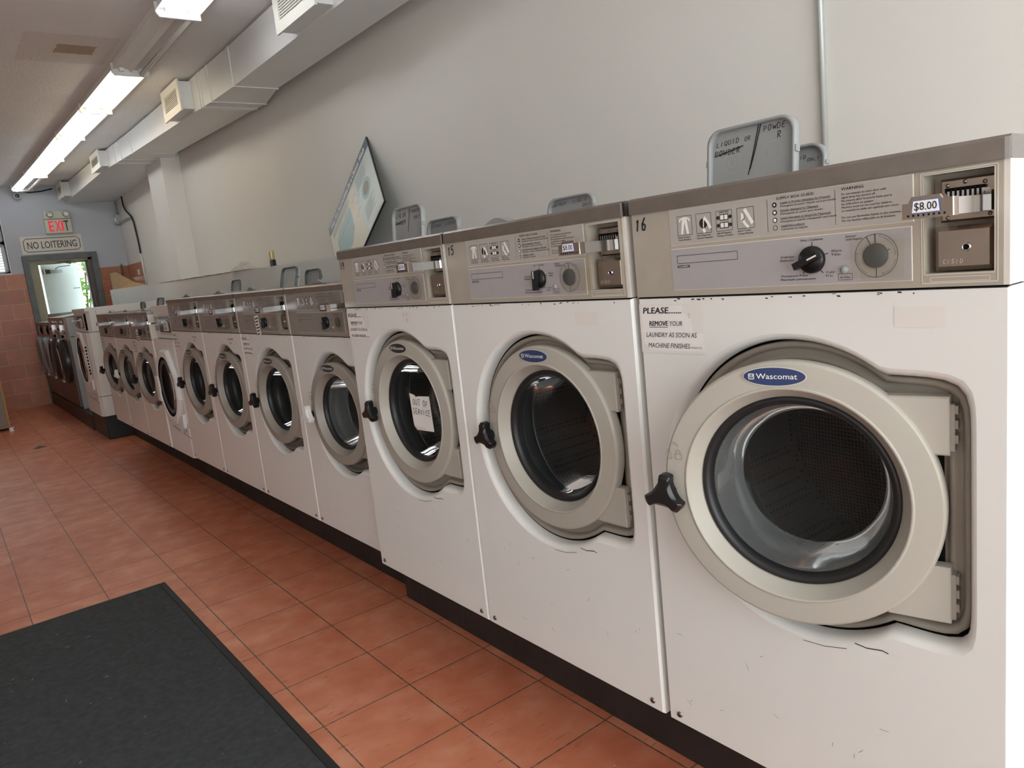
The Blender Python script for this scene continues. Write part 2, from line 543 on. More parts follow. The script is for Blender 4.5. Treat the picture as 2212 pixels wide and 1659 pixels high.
class MB:
    """collects shapes, with one material slot per material used, and links them as ONE mesh object"""

    def __init__(s):
        s.v, s.f, s.mi, s.sm, s.slots, s.cur = [], [], [], [], [], 0
        s.M = Matrix.Identity(4)

    def m(s, name):
        if name not in s.slots:
            s.slots.append(name)
        s.cur = s.slots.index(name)
        return s

    def add(s, vs, fs, smooth=False):
        n = len(s.v)
        s.v += [tuple(s.M @ Vector(p)) for p in vs]
        for f in fs:
            s.f.append(tuple(n + i for i in f))
            s.mi.append(s.cur)
            s.sm.append(smooth)
        return s

    def box(s, x0, x1, y0, y1, z0, z1):
        vs = [(x, y, z) for z in (z0, z1) for y in (y0, y1) for x in (x0, x1)]
        return s.add(vs, [(0, 2, 3, 1), (4, 5, 7, 6), (0, 1, 5, 4), (2, 6, 7, 3), (0, 4, 6, 2), (1, 3, 7, 5)])

    def cbox(s, x0, x1, y0, y1, z0, z1, c):
        """box with chamfered edges on the face towards -y"""
        o = [(x0, z0), (x1, z0), (x1, z1), (x0, z1)]
        i = [(x0 + c, z0 + c), (x1 - c, z0 + c), (x1 - c, z1 - c), (x0 + c, z1 - c)]
        vs = [(a, y1, b) for a, b in o] + [(a, y0 + c, b) for a, b in o] + [(a, y0, b) for a, b in i]
        fs = [(3, 2, 1, 0), (8, 9, 10, 11)]
        for k in range(4):
            j = (k + 1) % 4
            fs += [(k, j, 4 + j, 4 + k), (4 + k, 4 + j, 8 + j, 8 + k)]
        return s.add(vs, fs)

    def prism(s, pts, y0, y1, c=0.0, smooth=False):
        """outline in x-z, from y0 (front) to y1; c chamfers the front edge towards the centroid"""
        n = len(pts)
        if c:
            cx = sum(p[0] for p in pts) / n
            cz = sum(p[1] for p in pts) / n
            inn = []
            for x, z in pts:
                d = math.hypot(x - cx, z - cz) or 1
                k = max(0, (d - c) / d)
                inn.append((cx + (x - cx) * k, cz + (z - cz) * k))
            vs = [(x, y1, z) for x, z in pts] + [(x, y0 + c, z) for x, z in pts] + [(x, y0, z) for x, z in inn]
            fs = [tuple(range(2 * n, 3 * n)), tuple(range(n - 1, -1, -1))]
            for k in range(n):
                j = (k + 1) % n
                fs += [(k, j, n + j, n + k), (n + k, n + j, 2 * n + j, 2 * n + k)]
        else:
            vs = [(x, y1, z) for x, z in pts] + [(x, y0, z) for x, z in pts]
            fs = [tuple(range(n, 2 * n)), tuple(range(n - 1, -1, -1))]
            for k in range(n):
                j = (k + 1) % n
                fs.append((k, j, n + j, n + k))
        return s.add(vs, fs, smooth)

    def loops(s, loops, close=True, smooth=True, cap0=False, cap1=False):
        """bridges successive closed loops of 3-D points"""
        n = len(loops[0])
        vs = [p for lp in loops for p in lp]
        fs = []
        for a in range(len(loops) - 1):
            for k in range(n if close else n - 1):
                j = (k + 1) % n
                fs.append((a * n + k, a * n + j, (a + 1) * n + j, (a + 1) * n + k))
        if cap0:
            fs.append(tuple(range(n - 1, -1, -1)))
        if cap1:
            b = (len(loops) - 1) * n
            fs.append(tuple(range(b, b + n)))
        return s.add(vs, fs, smooth)

    def lathe(s, prof, cx=0, cz=0, seg=48, smooth=True, cap0=False, cap1=False):
        """profile of (radius, y) turned about an axis along y"""
        lps = [[(cx + r * math.cos(2 * PI * k / seg), y, cz + r * math.sin(2 * PI * k / seg)) for k in range(seg)] for r, y in prof]
        return s.loops(lps, smooth=smooth, cap0=cap0, cap1=cap1)

    def tube(s, pts, r, seg=10, caps=True):
        pts = [Vector(p) for p in pts]
        lps = []
        for i, p in enumerate(pts):
            d = (pts[min(i + 1, len(pts) - 1)] - pts[max(i - 1, 0)]).normalized()
            a = d.orthogonal().normalized() if i == 0 else (prev - d * prev.dot(d)).normalized()
            prev = a
            b = d.cross(a)
            lps.append([tuple(p + (a * math.cos(2 * PI * k / seg) + b * math.sin(2 * PI * k / seg)) * r) for k in range(seg)])
        return s.loops(lps, cap0=caps, cap1=caps)

    def text(s, t, x, z, h, y, w=None, align='l', bold=0.0, it=0.0):
        """printed lettering in the x-z plane; h is the capital height, w an optional fixed width"""
        vs, fs, x0, x1 = text_raw(t, 0.0)
        if not vs:
            return s
        k = h / 0.69
        kx = k if w is None else w / max(1e-6, (x1 - x0))
        W = (x1 - x0) * kx
        ox = x - x0 * kx - (W / 2 if align == 'c' else W if align == 'r' else 0)
        s.add([(ox + a * kx + it * b * k, y, z + b * k) for a, b in vs], fs)
        if bold > 0:
            d = min(bold, .045) * k * 1.6
            for q, (dx, dz) in enumerate(((d, 0), (d * .5, d * .4))):
                s.add([(ox + dx + a * kx + it * b * k, y - 2e-5 * (q + 1), z + dz + b * k) for a, b in vs], fs)
        return s

    def stroke(s, pts, w, y):
        """a flat ribbon along 2-D points in the x-z plane"""
        n = len(pts)
        L, R = [], []
        for i, (x, z) in enumerate(pts):
            a = pts[max(i - 1, 0)]
            b = pts[min(i + 1, n - 1)]
            dx, dz = b[0] - a[0], b[1] - a[1]
            d = math.hypot(dx, dz) or 1
            L.append((x - dz / d * w / 2, y, z + dx / d * w / 2))
            R.append((x + dz / d * w / 2, y, z - dx / d * w / 2))
        return s.add(L + R, [(i, n + i, n + i + 1, i + 1) for i in range(n - 1)])

    def hand(s, t, x, z, h, y, w=0.6, pen=None, slope=0.0, rng=None):
        """marker-pen handwriting"""
        rng = rng or random.Random(len(t) * 31 + int(h * 1e5))
        pen = pen or h * 0.13
        cx = x
        for ch in t:
            if ch != ' ':
                for st in PEN.get(ch, []):
                    hh = h * rng.uniform(0.88, 1.1)
                    oz = z + (cx - x) * slope + rng.uniform(-.04, .04) * h
                    fine = []
                    for i in range(len(st) - 1):
                        for q in range(3):
                            tt = q / 3
                            fine.append((st[i][0] * (1 - tt) + st[i + 1][0] * tt, st[i][1] * (1 - tt) + st[i + 1][1] * tt))
                    fine.append(st[-1])
                    s.stroke([(cx + a * h * w + b * h * 0.12, oz + b * hh) for a, b in fine], pen, y)
            cx += h * w * (1.25 if ch != ' ' else 0.8) * rng.uniform(.92, 1.08)
        return s

    def frame(s, x0, x1, z0, z1, w, y):
        for q in ([(x0, z0), (x1, z0)], [(x1, z0), (x1, z1)], [(x1, z1), (x0, z1)], [(x0, z1), (x0, z0)]):
            s.stroke(q, w, y)
        return s

    def disc(s, cx, cz, rx, y, rz=None, n=28):
        rz = rz or rx
        return s.add([(cx + rx * math.cos(2 * PI * k / n), y, cz + rz * math.sin(2 * PI * k / n)) for k in range(n)], [tuple(range(n))])

    def rect(s, x0, x1, z0, z1, y):
        return s.add([(x0, y, z0), (x1, y, z0), (x1, y, z1), (x0, y, z1)], [(0, 1, 2, 3)])

    def mesh(s, name):
        me = bpy.data.meshes.new(name)
        me.from_pydata(s.v, [], s.f)
        for n in s.slots:
            me.materials.append(MATS[n])
        me.polygons.foreach_set('material_index', s.mi)
        me.polygons.foreach_set('use_smooth', s.sm)
        me.update()
        return me

    def build(s, name, parent=None, loc=None, rot=None, bevel=0.0, fix=True, label=None):
        me = s.mesh(name)
        if fix:
            bm = bmesh.new()
            bm.from_mesh(me)
            bmesh.ops.recalc_face_normals(bm, faces=bm.faces)
            bm.to_mesh(me)
            bm.free()
        o = link(name, me, parent, loc, rot, bevel)
        if label:
            o['label'] = label
        return o


def link(name, me, parent=None, loc=None, rot=None, bevel=0.0):
    o = bpy.data.objects.new(name, me)
    COL.objects.link(o)
    if parent is not None:
        o.parent = parent
    if loc:
        o.location = loc
    if rot:
        o.rotation_euler = rot
    if bevel:
        md = o.modifiers.new('bevel', 'BEVEL')
        md.width = bevel
        md.segments = 2
        md.limit_method = 'ANGLE'
        md.angle_limit = math.radians(50)
    return o


def tag(o, label, cat, group=None, kind=None):
    o['label'] = label
    o['category'] = cat
    if group:
        o['group'] = group
    if kind:
        o['kind'] = kind
    return o


def struct(o, label=None):
    o['kind'] = 'structure'
    if label:
        o['label'] = label
    return o


def thing(name, loc, label, cat, group=None, rz=0.0):
    o = bpy.data.objects.new(name, None)
    o.empty_display_size = 0.1
    COL.objects.link(o)
    o.location = loc
    o.rotation_euler = (0, 0, rz)
    return tag(o, label, cat, group)


CACHE = {}


def part(key, name, fn, parent, loc=None, rot=None, bevel=0.0, label=None):
    """a part built once per key; later calls share its mesh"""
    if key in CACHE:
        o = link(name, CACHE[key], parent, loc, rot, bevel)
    else:
        b = MB()
        fn(b)
        o = b.build(name, parent, loc, rot, bevel)
        CACHE[key] = o.data
    if label:
        o['label'] = label
    return o


# ------------------------------------------------------------------ the room
def plane_box(name, mname, x0, x1, y0, y1, z0, z1, label=None):
    b = MB().m(mname)
    b.box(x0, x1, y0, y1, z0, z1)
    return struct(b.build(name), label)


plane_box('floor', 'terracotta_tiles', LEFTX - .1, WALLX + .1, FRONTY - .1, BACK + .02, -0.1, 0)
plane_box('ceiling', 'stippled_ceiling', LEFTX - .1, WALLX + .1, FRONTY - .1, BACK + .1, CEIL, CEIL + .1)
plane_box('wall_right', 'wall_paint', WALLX, WALLX + .1, FRONTY - .1, BACK + .1, 0, CEIL)
plane_box('wall_left', 'wall_paint', LEFTX - .1, LEFTX, FRONTY - .1, BACK + .1, 0, CEIL)

DX0, DX1, DZ = 0.135, 0.93, 2.045       # back door opening
WX0, WX1, WZ0, WZ1 = -1.25, -0.10, 1.90, 2.66   # high window left of it


def back_wall(b):
    b.m('back_wall_paint')
    for x0, x1, z0, z1 in ((LEFTX, WX0, 0, CEIL), (WX0, WX1, 0, WZ0), (WX0, WX1, WZ1, CEIL), (WX1, DX0, 0, CEIL), (DX0, DX1, DZ, CEIL), (DX1, WALLX, 0, CEIL)):
        b.box(x0, x1, BACK, BACK + .2, z0, z1)


_b = MB()
back_wall(_b)
struct(_b.build('wall_back'))
_b = MB().m('wall_paint')
for x0, x1, z0, z1 in ((LEFTX, -2.9, 0, CEIL), (1.2, WALLX, 0, CEIL), (-2.9, 1.2, 0, .3), (-2.9, 1.2, 2.8, CEIL)):
    _b.box(x0, x1, FRONTY - .1, FRONTY, z0, z1)
struct(_b.build('wall_front'))
_b = MB().m('frame_grey')
for x in (-2.9, -1.55, -0.2, 1.15):
    _b.box(x, x + .05, FRONTY - .07, FRONTY - .03, .3, 2.8)
_b.box(-2.9, 1.2, FRONTY - .07, FRONTY - .03, .3, .35)
_b.box(-2.9, 1.2, FRONTY - .07, FRONTY - .03, 2.75, 2.8)
struct(_b.build('window_1'))
# pilaster on the right wall
plane_box('trim_1', 'wall_paint', 1.20, WALLX, 8.97, 9.62, 0, CEIL, 'pale painted pilaster on the right wall')
# tiled lower part of the back wall and its return round the corner
_b = MB().m('brown_wall_tiles')
TT = 1.878
_b.box(LEFTX, DX0 - .075, BACK - .012, BACK, 0.075, TT)
_b.box(DX1 + .075, WALLX, BACK - .012, BACK, 0.075, TT)
struct(_b.build('trim_2'), 'brown tiled lower part of the back wall')
_b = MB().m('brown_wall_tiles')
_b.box(WALLX - .012, WALLX, 11.55, BACK - .012, 0, TT)
struct(_b.build('trim_3'), 'brown tiles turning the corner onto the right wall')
_b = MB().m('brown_wall_tiles')
_b.box(LEFTX, DX0 - .075, BACK - .02, BACK, 0, .075)
struct(_b.build('baseboard_back'))

# back door: frame, jambs, leaf swung outwards, closer
_b = MB().m('frame_grey')
_b.box(DX0 - .075, DX0, BACK - .05, BACK + .02, 0, DZ + .075)
_b.box(DX1, DX1 + .075, BACK - .05, BACK + .02, 0, DZ + .075)
_b.box(DX0, DX1, BACK - .05, BACK + .02, DZ, DZ + .075)
door_frame = struct(_b.build('door_1', bevel=.004), 'grey steel door frame with white door swung outwards')


def _jamb(b):
    b.m('jamb_beige').box(DX0, DX0 + .088, BACK + .01, BACK + .2, 0, DZ)
    b.box(DX0 + .088, DX0 + .115, BACK + .07, BACK + .2, 0, DZ)
    b.box(DX0, DX1, BACK, BACK + .2, DZ - .03, DZ)
    b.box(DX0, DX1, BACK + .1, BACK + .2, DZ - .055, DZ - .03)
    b.m('dark_steel').box(DX1 - .05, DX1, BACK, BACK + .2, 0, DZ)  # right jamb stands in shade, put into its darker colour
    b.box(DX1 - .075, DX1 - .05, BACK + .09, BACK + .2, 0, DZ)


_b = MB()
_jamb(_b)
_b.build('jamb', door_frame)
leaf_e = MB().m('door_white').box(0, .62, -.022, .022, .01, DZ - .045).build('door_leaf', door_frame, loc=(DX0 + .145, BACK + .235, 0), rot=(0, 0, math.radians(33)), bevel=.003)
_b = MB().m('dark_steel')
_b.box(.02, .10, -.07, -.022, 1.86, 1.92)
_b.m('galvanised').box(.10, .30, -.075, -.022, 1.865, 1.915)
_b.tube([(.2, -.06, 1.925), (.22, -.10, 1.95), (.34, -.20, 1.96)], .008, 6)
_b.build('door_closer', leaf_e)
_b = MB().m('cable_black')
for k in range(3):
    _b.box(.48 + k * .04, .505 + k * .04, -.024, -.021, 1.62, 1.632)
_b.build('door_lock', leaf_e)
_b = MB().m('dark_steel').box(.50, .66, BACK - .01, BACK + .06, DZ - .045, DZ - .03)
_b.tube([(.58, BACK + .01, DZ - .04), (.66, BACK + .05, DZ - .07)], .008, 6)
_b.build('closer_bracket', door_frame)

# high back window with blinds
_b = MB().m('white_paint')
_b.box(WX0, WX1, BACK - .01, BACK + .2, WZ0 - .02, WZ0)
_b.box(WX1, WX1 + .012, BACK - .01, BACK + .2, WZ0 - .02, WZ1)
_b.box(WX0, WX1, BACK + .12, BACK + .16, WZ0, WZ0 + .04)
_b.box(WX0, WX1, BACK + .12, BACK + .16, 2.30, 2.36)
_b.box(WX0, WX1, BACK + .12, BACK + .16, WZ1 - .04, WZ1)
_b.box(WX1 - .05, WX1, BACK + .12, BACK + .16, WZ0, WZ1)
win = struct(_b.build('window_2'), 'high window with white blinds at the far left edge')
MB().m('door_glass').box(WX0, WX1 - .05, BACK + .138, BACK + .142, WZ0 + .04, WZ1 - .04).build('pane', win)
bl = thing('window_blind', (0, 0, 0), 'white slatted blind hanging in the high back window', 'blind')
bl.location = (-.66, BACK + .07, WZ0)
_b = MB().m('blind_white')
for k in range(17):
    z = .03 + k * .038
    _b.add([(-.56, -.018, z - .008), (.54, -.018, z - .008), (.54, .018, z + .008), (-.56, .018, z + .008)], [(0, 1, 2, 3)])
_b.build('slats', bl)
MB().m('blind_white').box(-.57, .55, -.025, .025, .71, .75).build('head_rail', bl)
MB().m('plastic_white').tube([(.46, -.03, .70), (.44, -.03, .2)], .005, 6).build('tilt_wand', bl)

# long low partition behind the washers
_b = MB().m('partition_white')
PX = .95
zt = [(2.3, 1.478), (4.36, 1.484), (6.42, 1.495), (9.1, 1.506), (11.75, 1.525)]
for (ya, za), (yb, zb) in zip(zt[:-1], zt[1:]):
    for x0, x1 in ((PX, PX + .02),):
        _b.add([(x0, ya, .0), (x0, yb, .0), (x0, yb, zb), (x0, ya, za), (x1, ya, .0), (x1, yb, .0), (x1, yb, zb), (x1, ya, za)],
               [(0, 1, 2, 3), (4, 7, 6, 5), (3, 2, 6, 7), (0, 4, 5, 1)])
_b.box(PX, WALLX, 11.75, 11.77, 0, 1.525)
part_o = tag(_b.build('partition_panel'), 'long low white partition behind the row of washers', 'partition')
_b = MB().m('partition_white')
for (ya, za), (yb, zb) in zip(zt[1:-1], zt[2:]):
    ya2 = max(ya, 5.35)
    za2 = za + (zb - za) * (ya2 - ya) / (yb - ya)
    for dz, fl in ((0, 0), (-.015, 1)):
        _b.add([(PX + .02, ya2, za2 - .005 + dz), (WALLX, ya2, za2 - .005 + dz), (WALLX, yb, zb - .005 + dz), (PX + .02, yb, zb - .005 + dz)], [(0, 1, 2, 3)])
_b.build('top_board', part_o)
_b = MB().m('partition_white').box(PX + .02, WALLX, 4.3, 5.34, 1.185, 1.205)
_b.build('inner_shelf', part_o)
_b = MB().m('crumb')
rg = random.Random(3)
pts = []
for k in range(60):
    yv = 6.45 + k * .041
    zz = 1.495 + (yv - 6.42) * .0041
    _b.box(PX - .004, PX + .02, yv, yv + .045, zz - rg.uniform(0, .004), zz + rg.uniform(.0, .005))
_b.build('broken_edge', part_o, label='dark crumbling edge')

# plinths
def plinth(name, mname, x0, y0, y1, z1, label):
    b = MB().m(mname).box(x0, PX - .004, y0, y1, 0, z1)
    return tag(b.build(name, bevel=.008), label, 'plinth')


plinth('concrete_plinth', 'concrete_black', .247, .30, 2.67, .327, 'dark stained concrete plinth under the three nearest big washers')
plinth('concrete_plinth', 'concrete_black', .305, 2.672, 4.925, .327, 'dark recessed plinth under the four white washers left of the one marked 14')
plinth('concrete_plinth', 'concrete_black', .305, 4.928, 8.265, .311, 'dark recessed plinth under the three small washers')
plinth('concrete_plinth', 'base_black', .085, 8.30, 9.12, .24, 'black block plinth under the tall white dryer')
plinth('concrete_plinth', 'base_black', .075, 9.125, BACK - .03, .175, 'low black plinth in the far corner under the dark machines')


# ------------------------------------------------------------------ coin washers with round doors
def outline(cx, cz, R, x1, z0, z1, g=0.0, n=120, p=12):
    """door recess: a circle joined to a rounded block on the hinge side, seen from its centre; g grows it"""
    out = []
    for k in range(n):
        t = -PI + 2 * PI * (k + .5) / n
        c, s = math.cos(t), math.sin(t)
        r = R + g
        if c > 0:
            a = x1 + g - cx
            bb = (z1 + g - cz) if s > 0 else (cz - z0 + g)
            rr = ((c / a) ** p + (abs(s) / bb) ** p) ** (-1 / p)
            r = max(r, rr)
        out.append((cx + r * c, cz + r * s))
    return out


def plate_hole(b, x0, x1, z0, z1, hole, y, cx, cz):
    """flat plate at depth y, rectangular outside, star-shaped hole inside"""
    n = len(hole)
    bd = []
    side = []
    for hx, hz in hole:
        dx, dz = hx - cx, hz - cz
        ts = []
        if dx > 1e-9:
            ts.append(((x1 - cx) / dx, 0))
        if dx < -1e-9:
            ts.append(((x0 - cx) / dx, 2))
        if dz > 1e-9:
            ts.append(((z1 - cz) / dz, 1))
        if dz < -1e-9:
            ts.append(((z0 - cz) / dz, 3))
        t, sd = min(ts)
        bd.append((cx + dx * t, cz + dz * t))
        side.append(sd)
    corner = {(0, 1): (x1, z1), (1, 2): (x0, z1), (2, 3): (x0, z0), (3, 0): (x1, z0)}
    vs = [(x, y, z) for x, z in hole] + [(x, y, z) for x, z in bd]
    fs = []
    for k in range(n):
        j = (k + 1) % n
        fs.append((k, j, n + j, n + k))
        if side[k] != side[j]:
            c = corner.get((side[k], side[j])) or corner.get((side[j], side[k]))
            vs.append((c[0], y, c[1]))
            fs.append((n + k, n + j, len(vs) - 1))
    b.add(vs, fs)


BIG = dict(k='big', W=.650, D=.70, top=1.112, cap=1.082, pb=.920, rc=(.322, .582, .272), rx=.609, rz=(.363, .803), ring=(.338, .590), sc=1.0, hu=.575, fm='fascia_beige', rm='ring_beige', cm='recess_beige', pm='plate_grey', pl='plate_lilac', bm='badge_blue')
MID = dict(k='mid', W=.641, D=.70, top=1.005, cap=.981, pb=.811, rc=(.345, .505, .250), rx=.592, rz=(.295, .713), ring=(.357, .513), sc=.885, hu=.570, fm='fascia_grey', rm='ring_grey', cm='recess_grey', pm='plate_smoke', pl='plate_smoke', bm='badge_dark')
SML = dict(k='sml', W=.641, D=.66, top=.951, cap=.930, pb=.757, rc=(.345, .474, .236), rx=.588, rz=(.278, .668), ring=(.355, .482), sc=.845, hu=.565, fm='fascia_grey', rm='ring_grey', cm='recess_grey', pm='plate_smoke', pl='plate_smoke', bm='badge_dark')


def washer_cabinet(b, P):
    W, D, pb = P['W'], P['D'], P['pb']
    cx, cz, R = P['rc']
    o0 = outline(cx, cz, R, P['rx'], *P['rz'])
    c = .004
    b.m('white_enamel')
    plate_hole(b, c, W - c, c, pb - .002, o0, 0, cx, cz)
    # front edges turned back
    b.add([(c, 0, c), (W - c, 0, c), (W - c, 0, pb - .002), (c, 0, pb - .002), (0, .006, 0), (W, .006, 0), (W, .006, pb), (0, .006, pb)],
          [(0, 4, 5, 1), (1, 5, 6, 2), (3, 2, 6, 7), (0, 3, 7, 4)])
    b.add([(0, .006, 0), (W, .006, 0), (W, D, 0), (0, D, 0), (0, .006, pb), (W, .006, pb), (W, D, pb), (0, D, pb)],
          [(0, 3, 2, 1), (1, 2, 6, 5), (0, 4, 7, 3), (2, 3, 7, 6), (4, 5, 6, 7)])
    # rolled lip into the recess
    lp = []
    for g, y in ((0, 0), (-.004, .0012), (-.009, .006), (-.012, .013), (-.0135, .032)):
        lp.append([(x, y, z) for x, z in outline(cx, cz, R, P['rx'], *P['rz'], g=g)])
    b.loops(lp)


def washer_recess(b, P):
    cx, cz, R = P['rc']
    gx, gz = P['ring']
    r0 = .178 * P['sc']

    def ol(g, y):
        return [(x, y, z) for x, z in outline(cx, cz, R, P['rx'], *P['rz'], g=g)]
    b.m('dark_gap').loops([ol(-.0130, .030), ol(-.0135, .040), ol(-.018, .041)])
    b.m(P['cm']).loops([ol(-.0175, .041), ol(-.0185, .029), ol(-.025, .029), ol(-.029, .034), ol(-.031, .042)])
    b.loops([ol(-.031, .042), ol(-.041, .043), ol(-.044, .038), ol(-.050, .038), ol(-.053, .043), ol(-.060, .044)], smooth=True)
    n = 120
    circ = []
    for k in range(n):
        t = -PI + 2 * PI * (k + .5) / n
        circ.append((gx + r0 * math.cos(t), .0465, gz + r0 * math.sin(t)))
    wide = [(gx + (x - gx) * 1.33, .0455, gz + (z - gz) * 1.33) for x, y, z in circ]
    b.loops([ol(-.060, .044), wide], smooth=False)
    b.m('rubber_black').loops([wide, circ], smooth=False)


def washer_drum(b, P):
    gx, gz = P['ring']
    s = P['sc']
    b.m('rubber_black').lathe([(.178 * s, .0465), (.170 * s, .05), (.166 * s, .07), (.172 * s, .10), (.20 * s, .115)], gx, gz)
    b.m('tub_metal').lathe([(.190 * s, .116), (.186 * s, .122), (.25 * s, .138)], gx, gz, 64)
    b.m('perforated_drum').lathe([(.25 * s, .138), (.252 * s, .36), (.24 * s, .38)], gx, gz, 64)
    b.m('dimpled_back').lathe([(.24 * s, .38), (.09 * s, .355), (.0, .35)], gx, gz, 64)
    for k in range(3):
        a = 2 * PI * k / 3 + .5
        c, sn = math.cos(a), math.sin(a)
        q = []
        for rr, w in ((.252, .03), (.185, .008), (.185, -.008), (.252, -.03)):
            q.append((gx + (rr * c - w * sn) * s, gz + (rr * sn + w * c) * s))
        b.m('tub_metal').prism(q, .15, .35)


def ring_mesh(b, P):
    s = P['sc']
    ox, oz = P['ring'][0] - P['hu'], 0
    b.m(P['rm'])
    for band in ([(.166, .034), (.200, .028), (.222, .018), (.2255, .012)], [(.2255, .012), (.2265, -.004), (.2258, -.0085), (.2240, -.0112), (.2215, -.0125)],
                 [(.2215, -.0125), (.205, -.0145), (.1850, -.0152)], [(.1850, -.0152), (.1842, -.0170), (.1810, -.0170), (.1798, -.0158)],
                 [(.1798, -.0158), (.172, -.002), (.1635, .012)], [(.1635, .012), (.162, .018), (.166, .034)]):
        b.lathe([(r * s, y) for r, y in band], ox, oz, 96)
    # embossed padlocks and arrow
    b.m(P['cm'])
    for dx, op in ((-.009, 1), (.011, 0)):
        px, pz = ox - .205 * s + dx, .056
        b.frame(px - .006, px + .006, pz - .009, pz + .001, .0014, -.0158)
        b.stroke([(px - .004, pz + .001), (px - .004, pz + .006), (px - .001, pz + .009), (px + .003, pz + .007), (px + .004, pz + (.004 if op else .001))], .0014, -.0158)
    b.stroke([(ox - .205 * s + .011 * math.cos(t), .070 + .008 * math.sin(t)) for t in [PI * k / 8 for k in range(9)]], .0016, -.0158)


def hinge_arm(b, P, up):
    s = P['sc']
    ox = P['ring'][0] - P['hu']
    z0, z1 = (.084, .172) if up else (-.180, -.090)
    z0, z1 = z0 * s, z1 * s
    xr = -.008
    xa = ox + .14 * s
    xb = ox + math.sqrt(max(0, (.222 * s) ** 2 - (z0 if up else z1) ** 2)) - .004
    q = [(xa, z1), (xr, z1), (xr, z0), (xb, z0)] if up else [(xb, z1), (xr, z1), (xr, z0), (xa, z0)]
    b.m(P['rm']).prism(q, -.004, .020, c=.003)
    b.m(P['cm']).box(xr, xr + .006, .002, .022, z0 + .006, z1 - .012)
    for k in range(3):
        zz = z0 + (z1 - z0) * (.2 + .25 * k)
        b.box(xr + .004, xr + .010, .004, .020, zz, zz + (z1 - z0) * .14)


def gasket(b, P):
    s = P['sc']
    ox = P['ring'][0] - P['hu']
    b.m('rubber_black').lathe([(.1640 * s, .013), (.161 * s, .009), (.156 * s, .009), (.151 * s, .013), (.1480 * s, .022), (.1460 * s, .036), (.15 * s, .038)], ox, 0, 72)


def glass_bowl(b, P, side='door_glass'):
    s = P['sc']
    ox = P['ring'][0] - P['hu']
    b.m(side).lathe([(.1472 * s, .027), (.145 * s, .036), (.139 * s, .054), (.131 * s, .084), (.122 * s, .102)], ox, 0, 72)
    b.m('door_glass').lathe([(.122 * s, .102), (.106 * s, .112), (.07 * s, .118), (.0, .120)], ox, 0, 72)


def handle(b, P, mname='plastic_black'):
    s = P['sc']
    q = []
    for k in range(3):
        t = math.radians(82 - 120 * k)
        c, sn = math.cos(t), math.sin(t)
        for rr, w in ((.027, .0165), (.038, .0140), (.0525, .0150), (.0525, -.0150), (.038, -.0140), (.027, -.0165)):
            q.append(((rr * c - w * sn) * .74, (rr * sn + w * c) * .74))
    for it in range(2):
        q = [p for i in range(len(q)) for p in ((q[i][0] * .75 + q[(i + 1) % len(q)][0] * .25, q[i][1] * .75 + q[(i + 1) % len(q)][1] * .25),
                                               (q[i][0] * .25 + q[(i + 1) % len(q)][0] * .75, q[i][1] * .25 + q[(i + 1) % len(q)][1] * .75))]
    b.m(mname).prism(q, -.050, -.028, c=.006, smooth=False)
    b.m('plastic_black').lathe([(.016, -.028), (.013, -.012), (.013, .0)], 0, 0, 16)


def badge(b, P, mname):
    b.m('plate_edge').disc(0, 0, .052, -.0005, .0165, 40)
    b.m(mname).disc(0, 0, .050, -.0012, .0148, 40)
    b.m('print_white').text('Wascomat', .004, -.0038, .0088, -.0017, w=.066, align='c', bold=.012)
    x = -.037
    b.frame(x - .0042, x + .0042, -.0042, .0042, .0012, -.0017)
    b.stroke([(x - .0028, .0028), (x - .0014, -.0022), (x, .0018), (x + .0014, -.0022), (x + .0028, .0028)], .0013, -.0017)


FZ0, FZ1 = .920, 1.082


def fmap(P):
    k = (P['cap'] - P['pb']) / (FZ1 - FZ0)
    return (lambda z: P['pb'] + (z - .327 - FZ0) * k), k, P['W'] / .65


def fascia(b, P):
    fz, k, ku = fmap(P)
    W = P['W']
    hole = [(.544 * ku, fz(1.268)), (.631 * ku, fz(1.268)), (.631 * ku, fz(1.402)), (.544 * ku, fz(1.402))]
    hx = [x for x, _ in hole]
    hz = [z for _, z in hole]
    b.m(P['fm'])
    z0, z1 = P['pb'] + .002, P['cap']
    y = -.002
    b.box(0.002, hx[0], y, .05, z0, z1)
    b.box(hx[1], W - .008, y, .05, z0, z1)
    b.box(hx[0], hx[1], y, .05, hz[2], z1)
    b.box(hx[0], hx[1], y, .05, z0, hz[0])
    b.box(hx[0], hx[1], .034, .05, hz[0], hz[2])
    b.m('seal_strip').box(W - .008, W - .001, -.0015, .05, z0, z1)
    b.m('plate_edge').frame(.541 * ku, .6355 * ku, fz(1.2545), fz(1.405), .0016, y - .0006)
    b.frame(.5435 * ku, .632 * ku, fz(1.2665), fz(1.4025), .0012, y - .0006)
    b.frame(.552 * ku, .626 * ku, fz(1.2565), fz(1.2625), .001, y - .0006)
    # rest of the cabinet behind the fascia
    b.m('white_enamel').box(0.002, W - .002, .05, P['D'], P['pb'] + .001, P['cap'])
    b.m('dark_gap').box(.004, W - .004, .0, .05, P['pb'] - .001, z0)


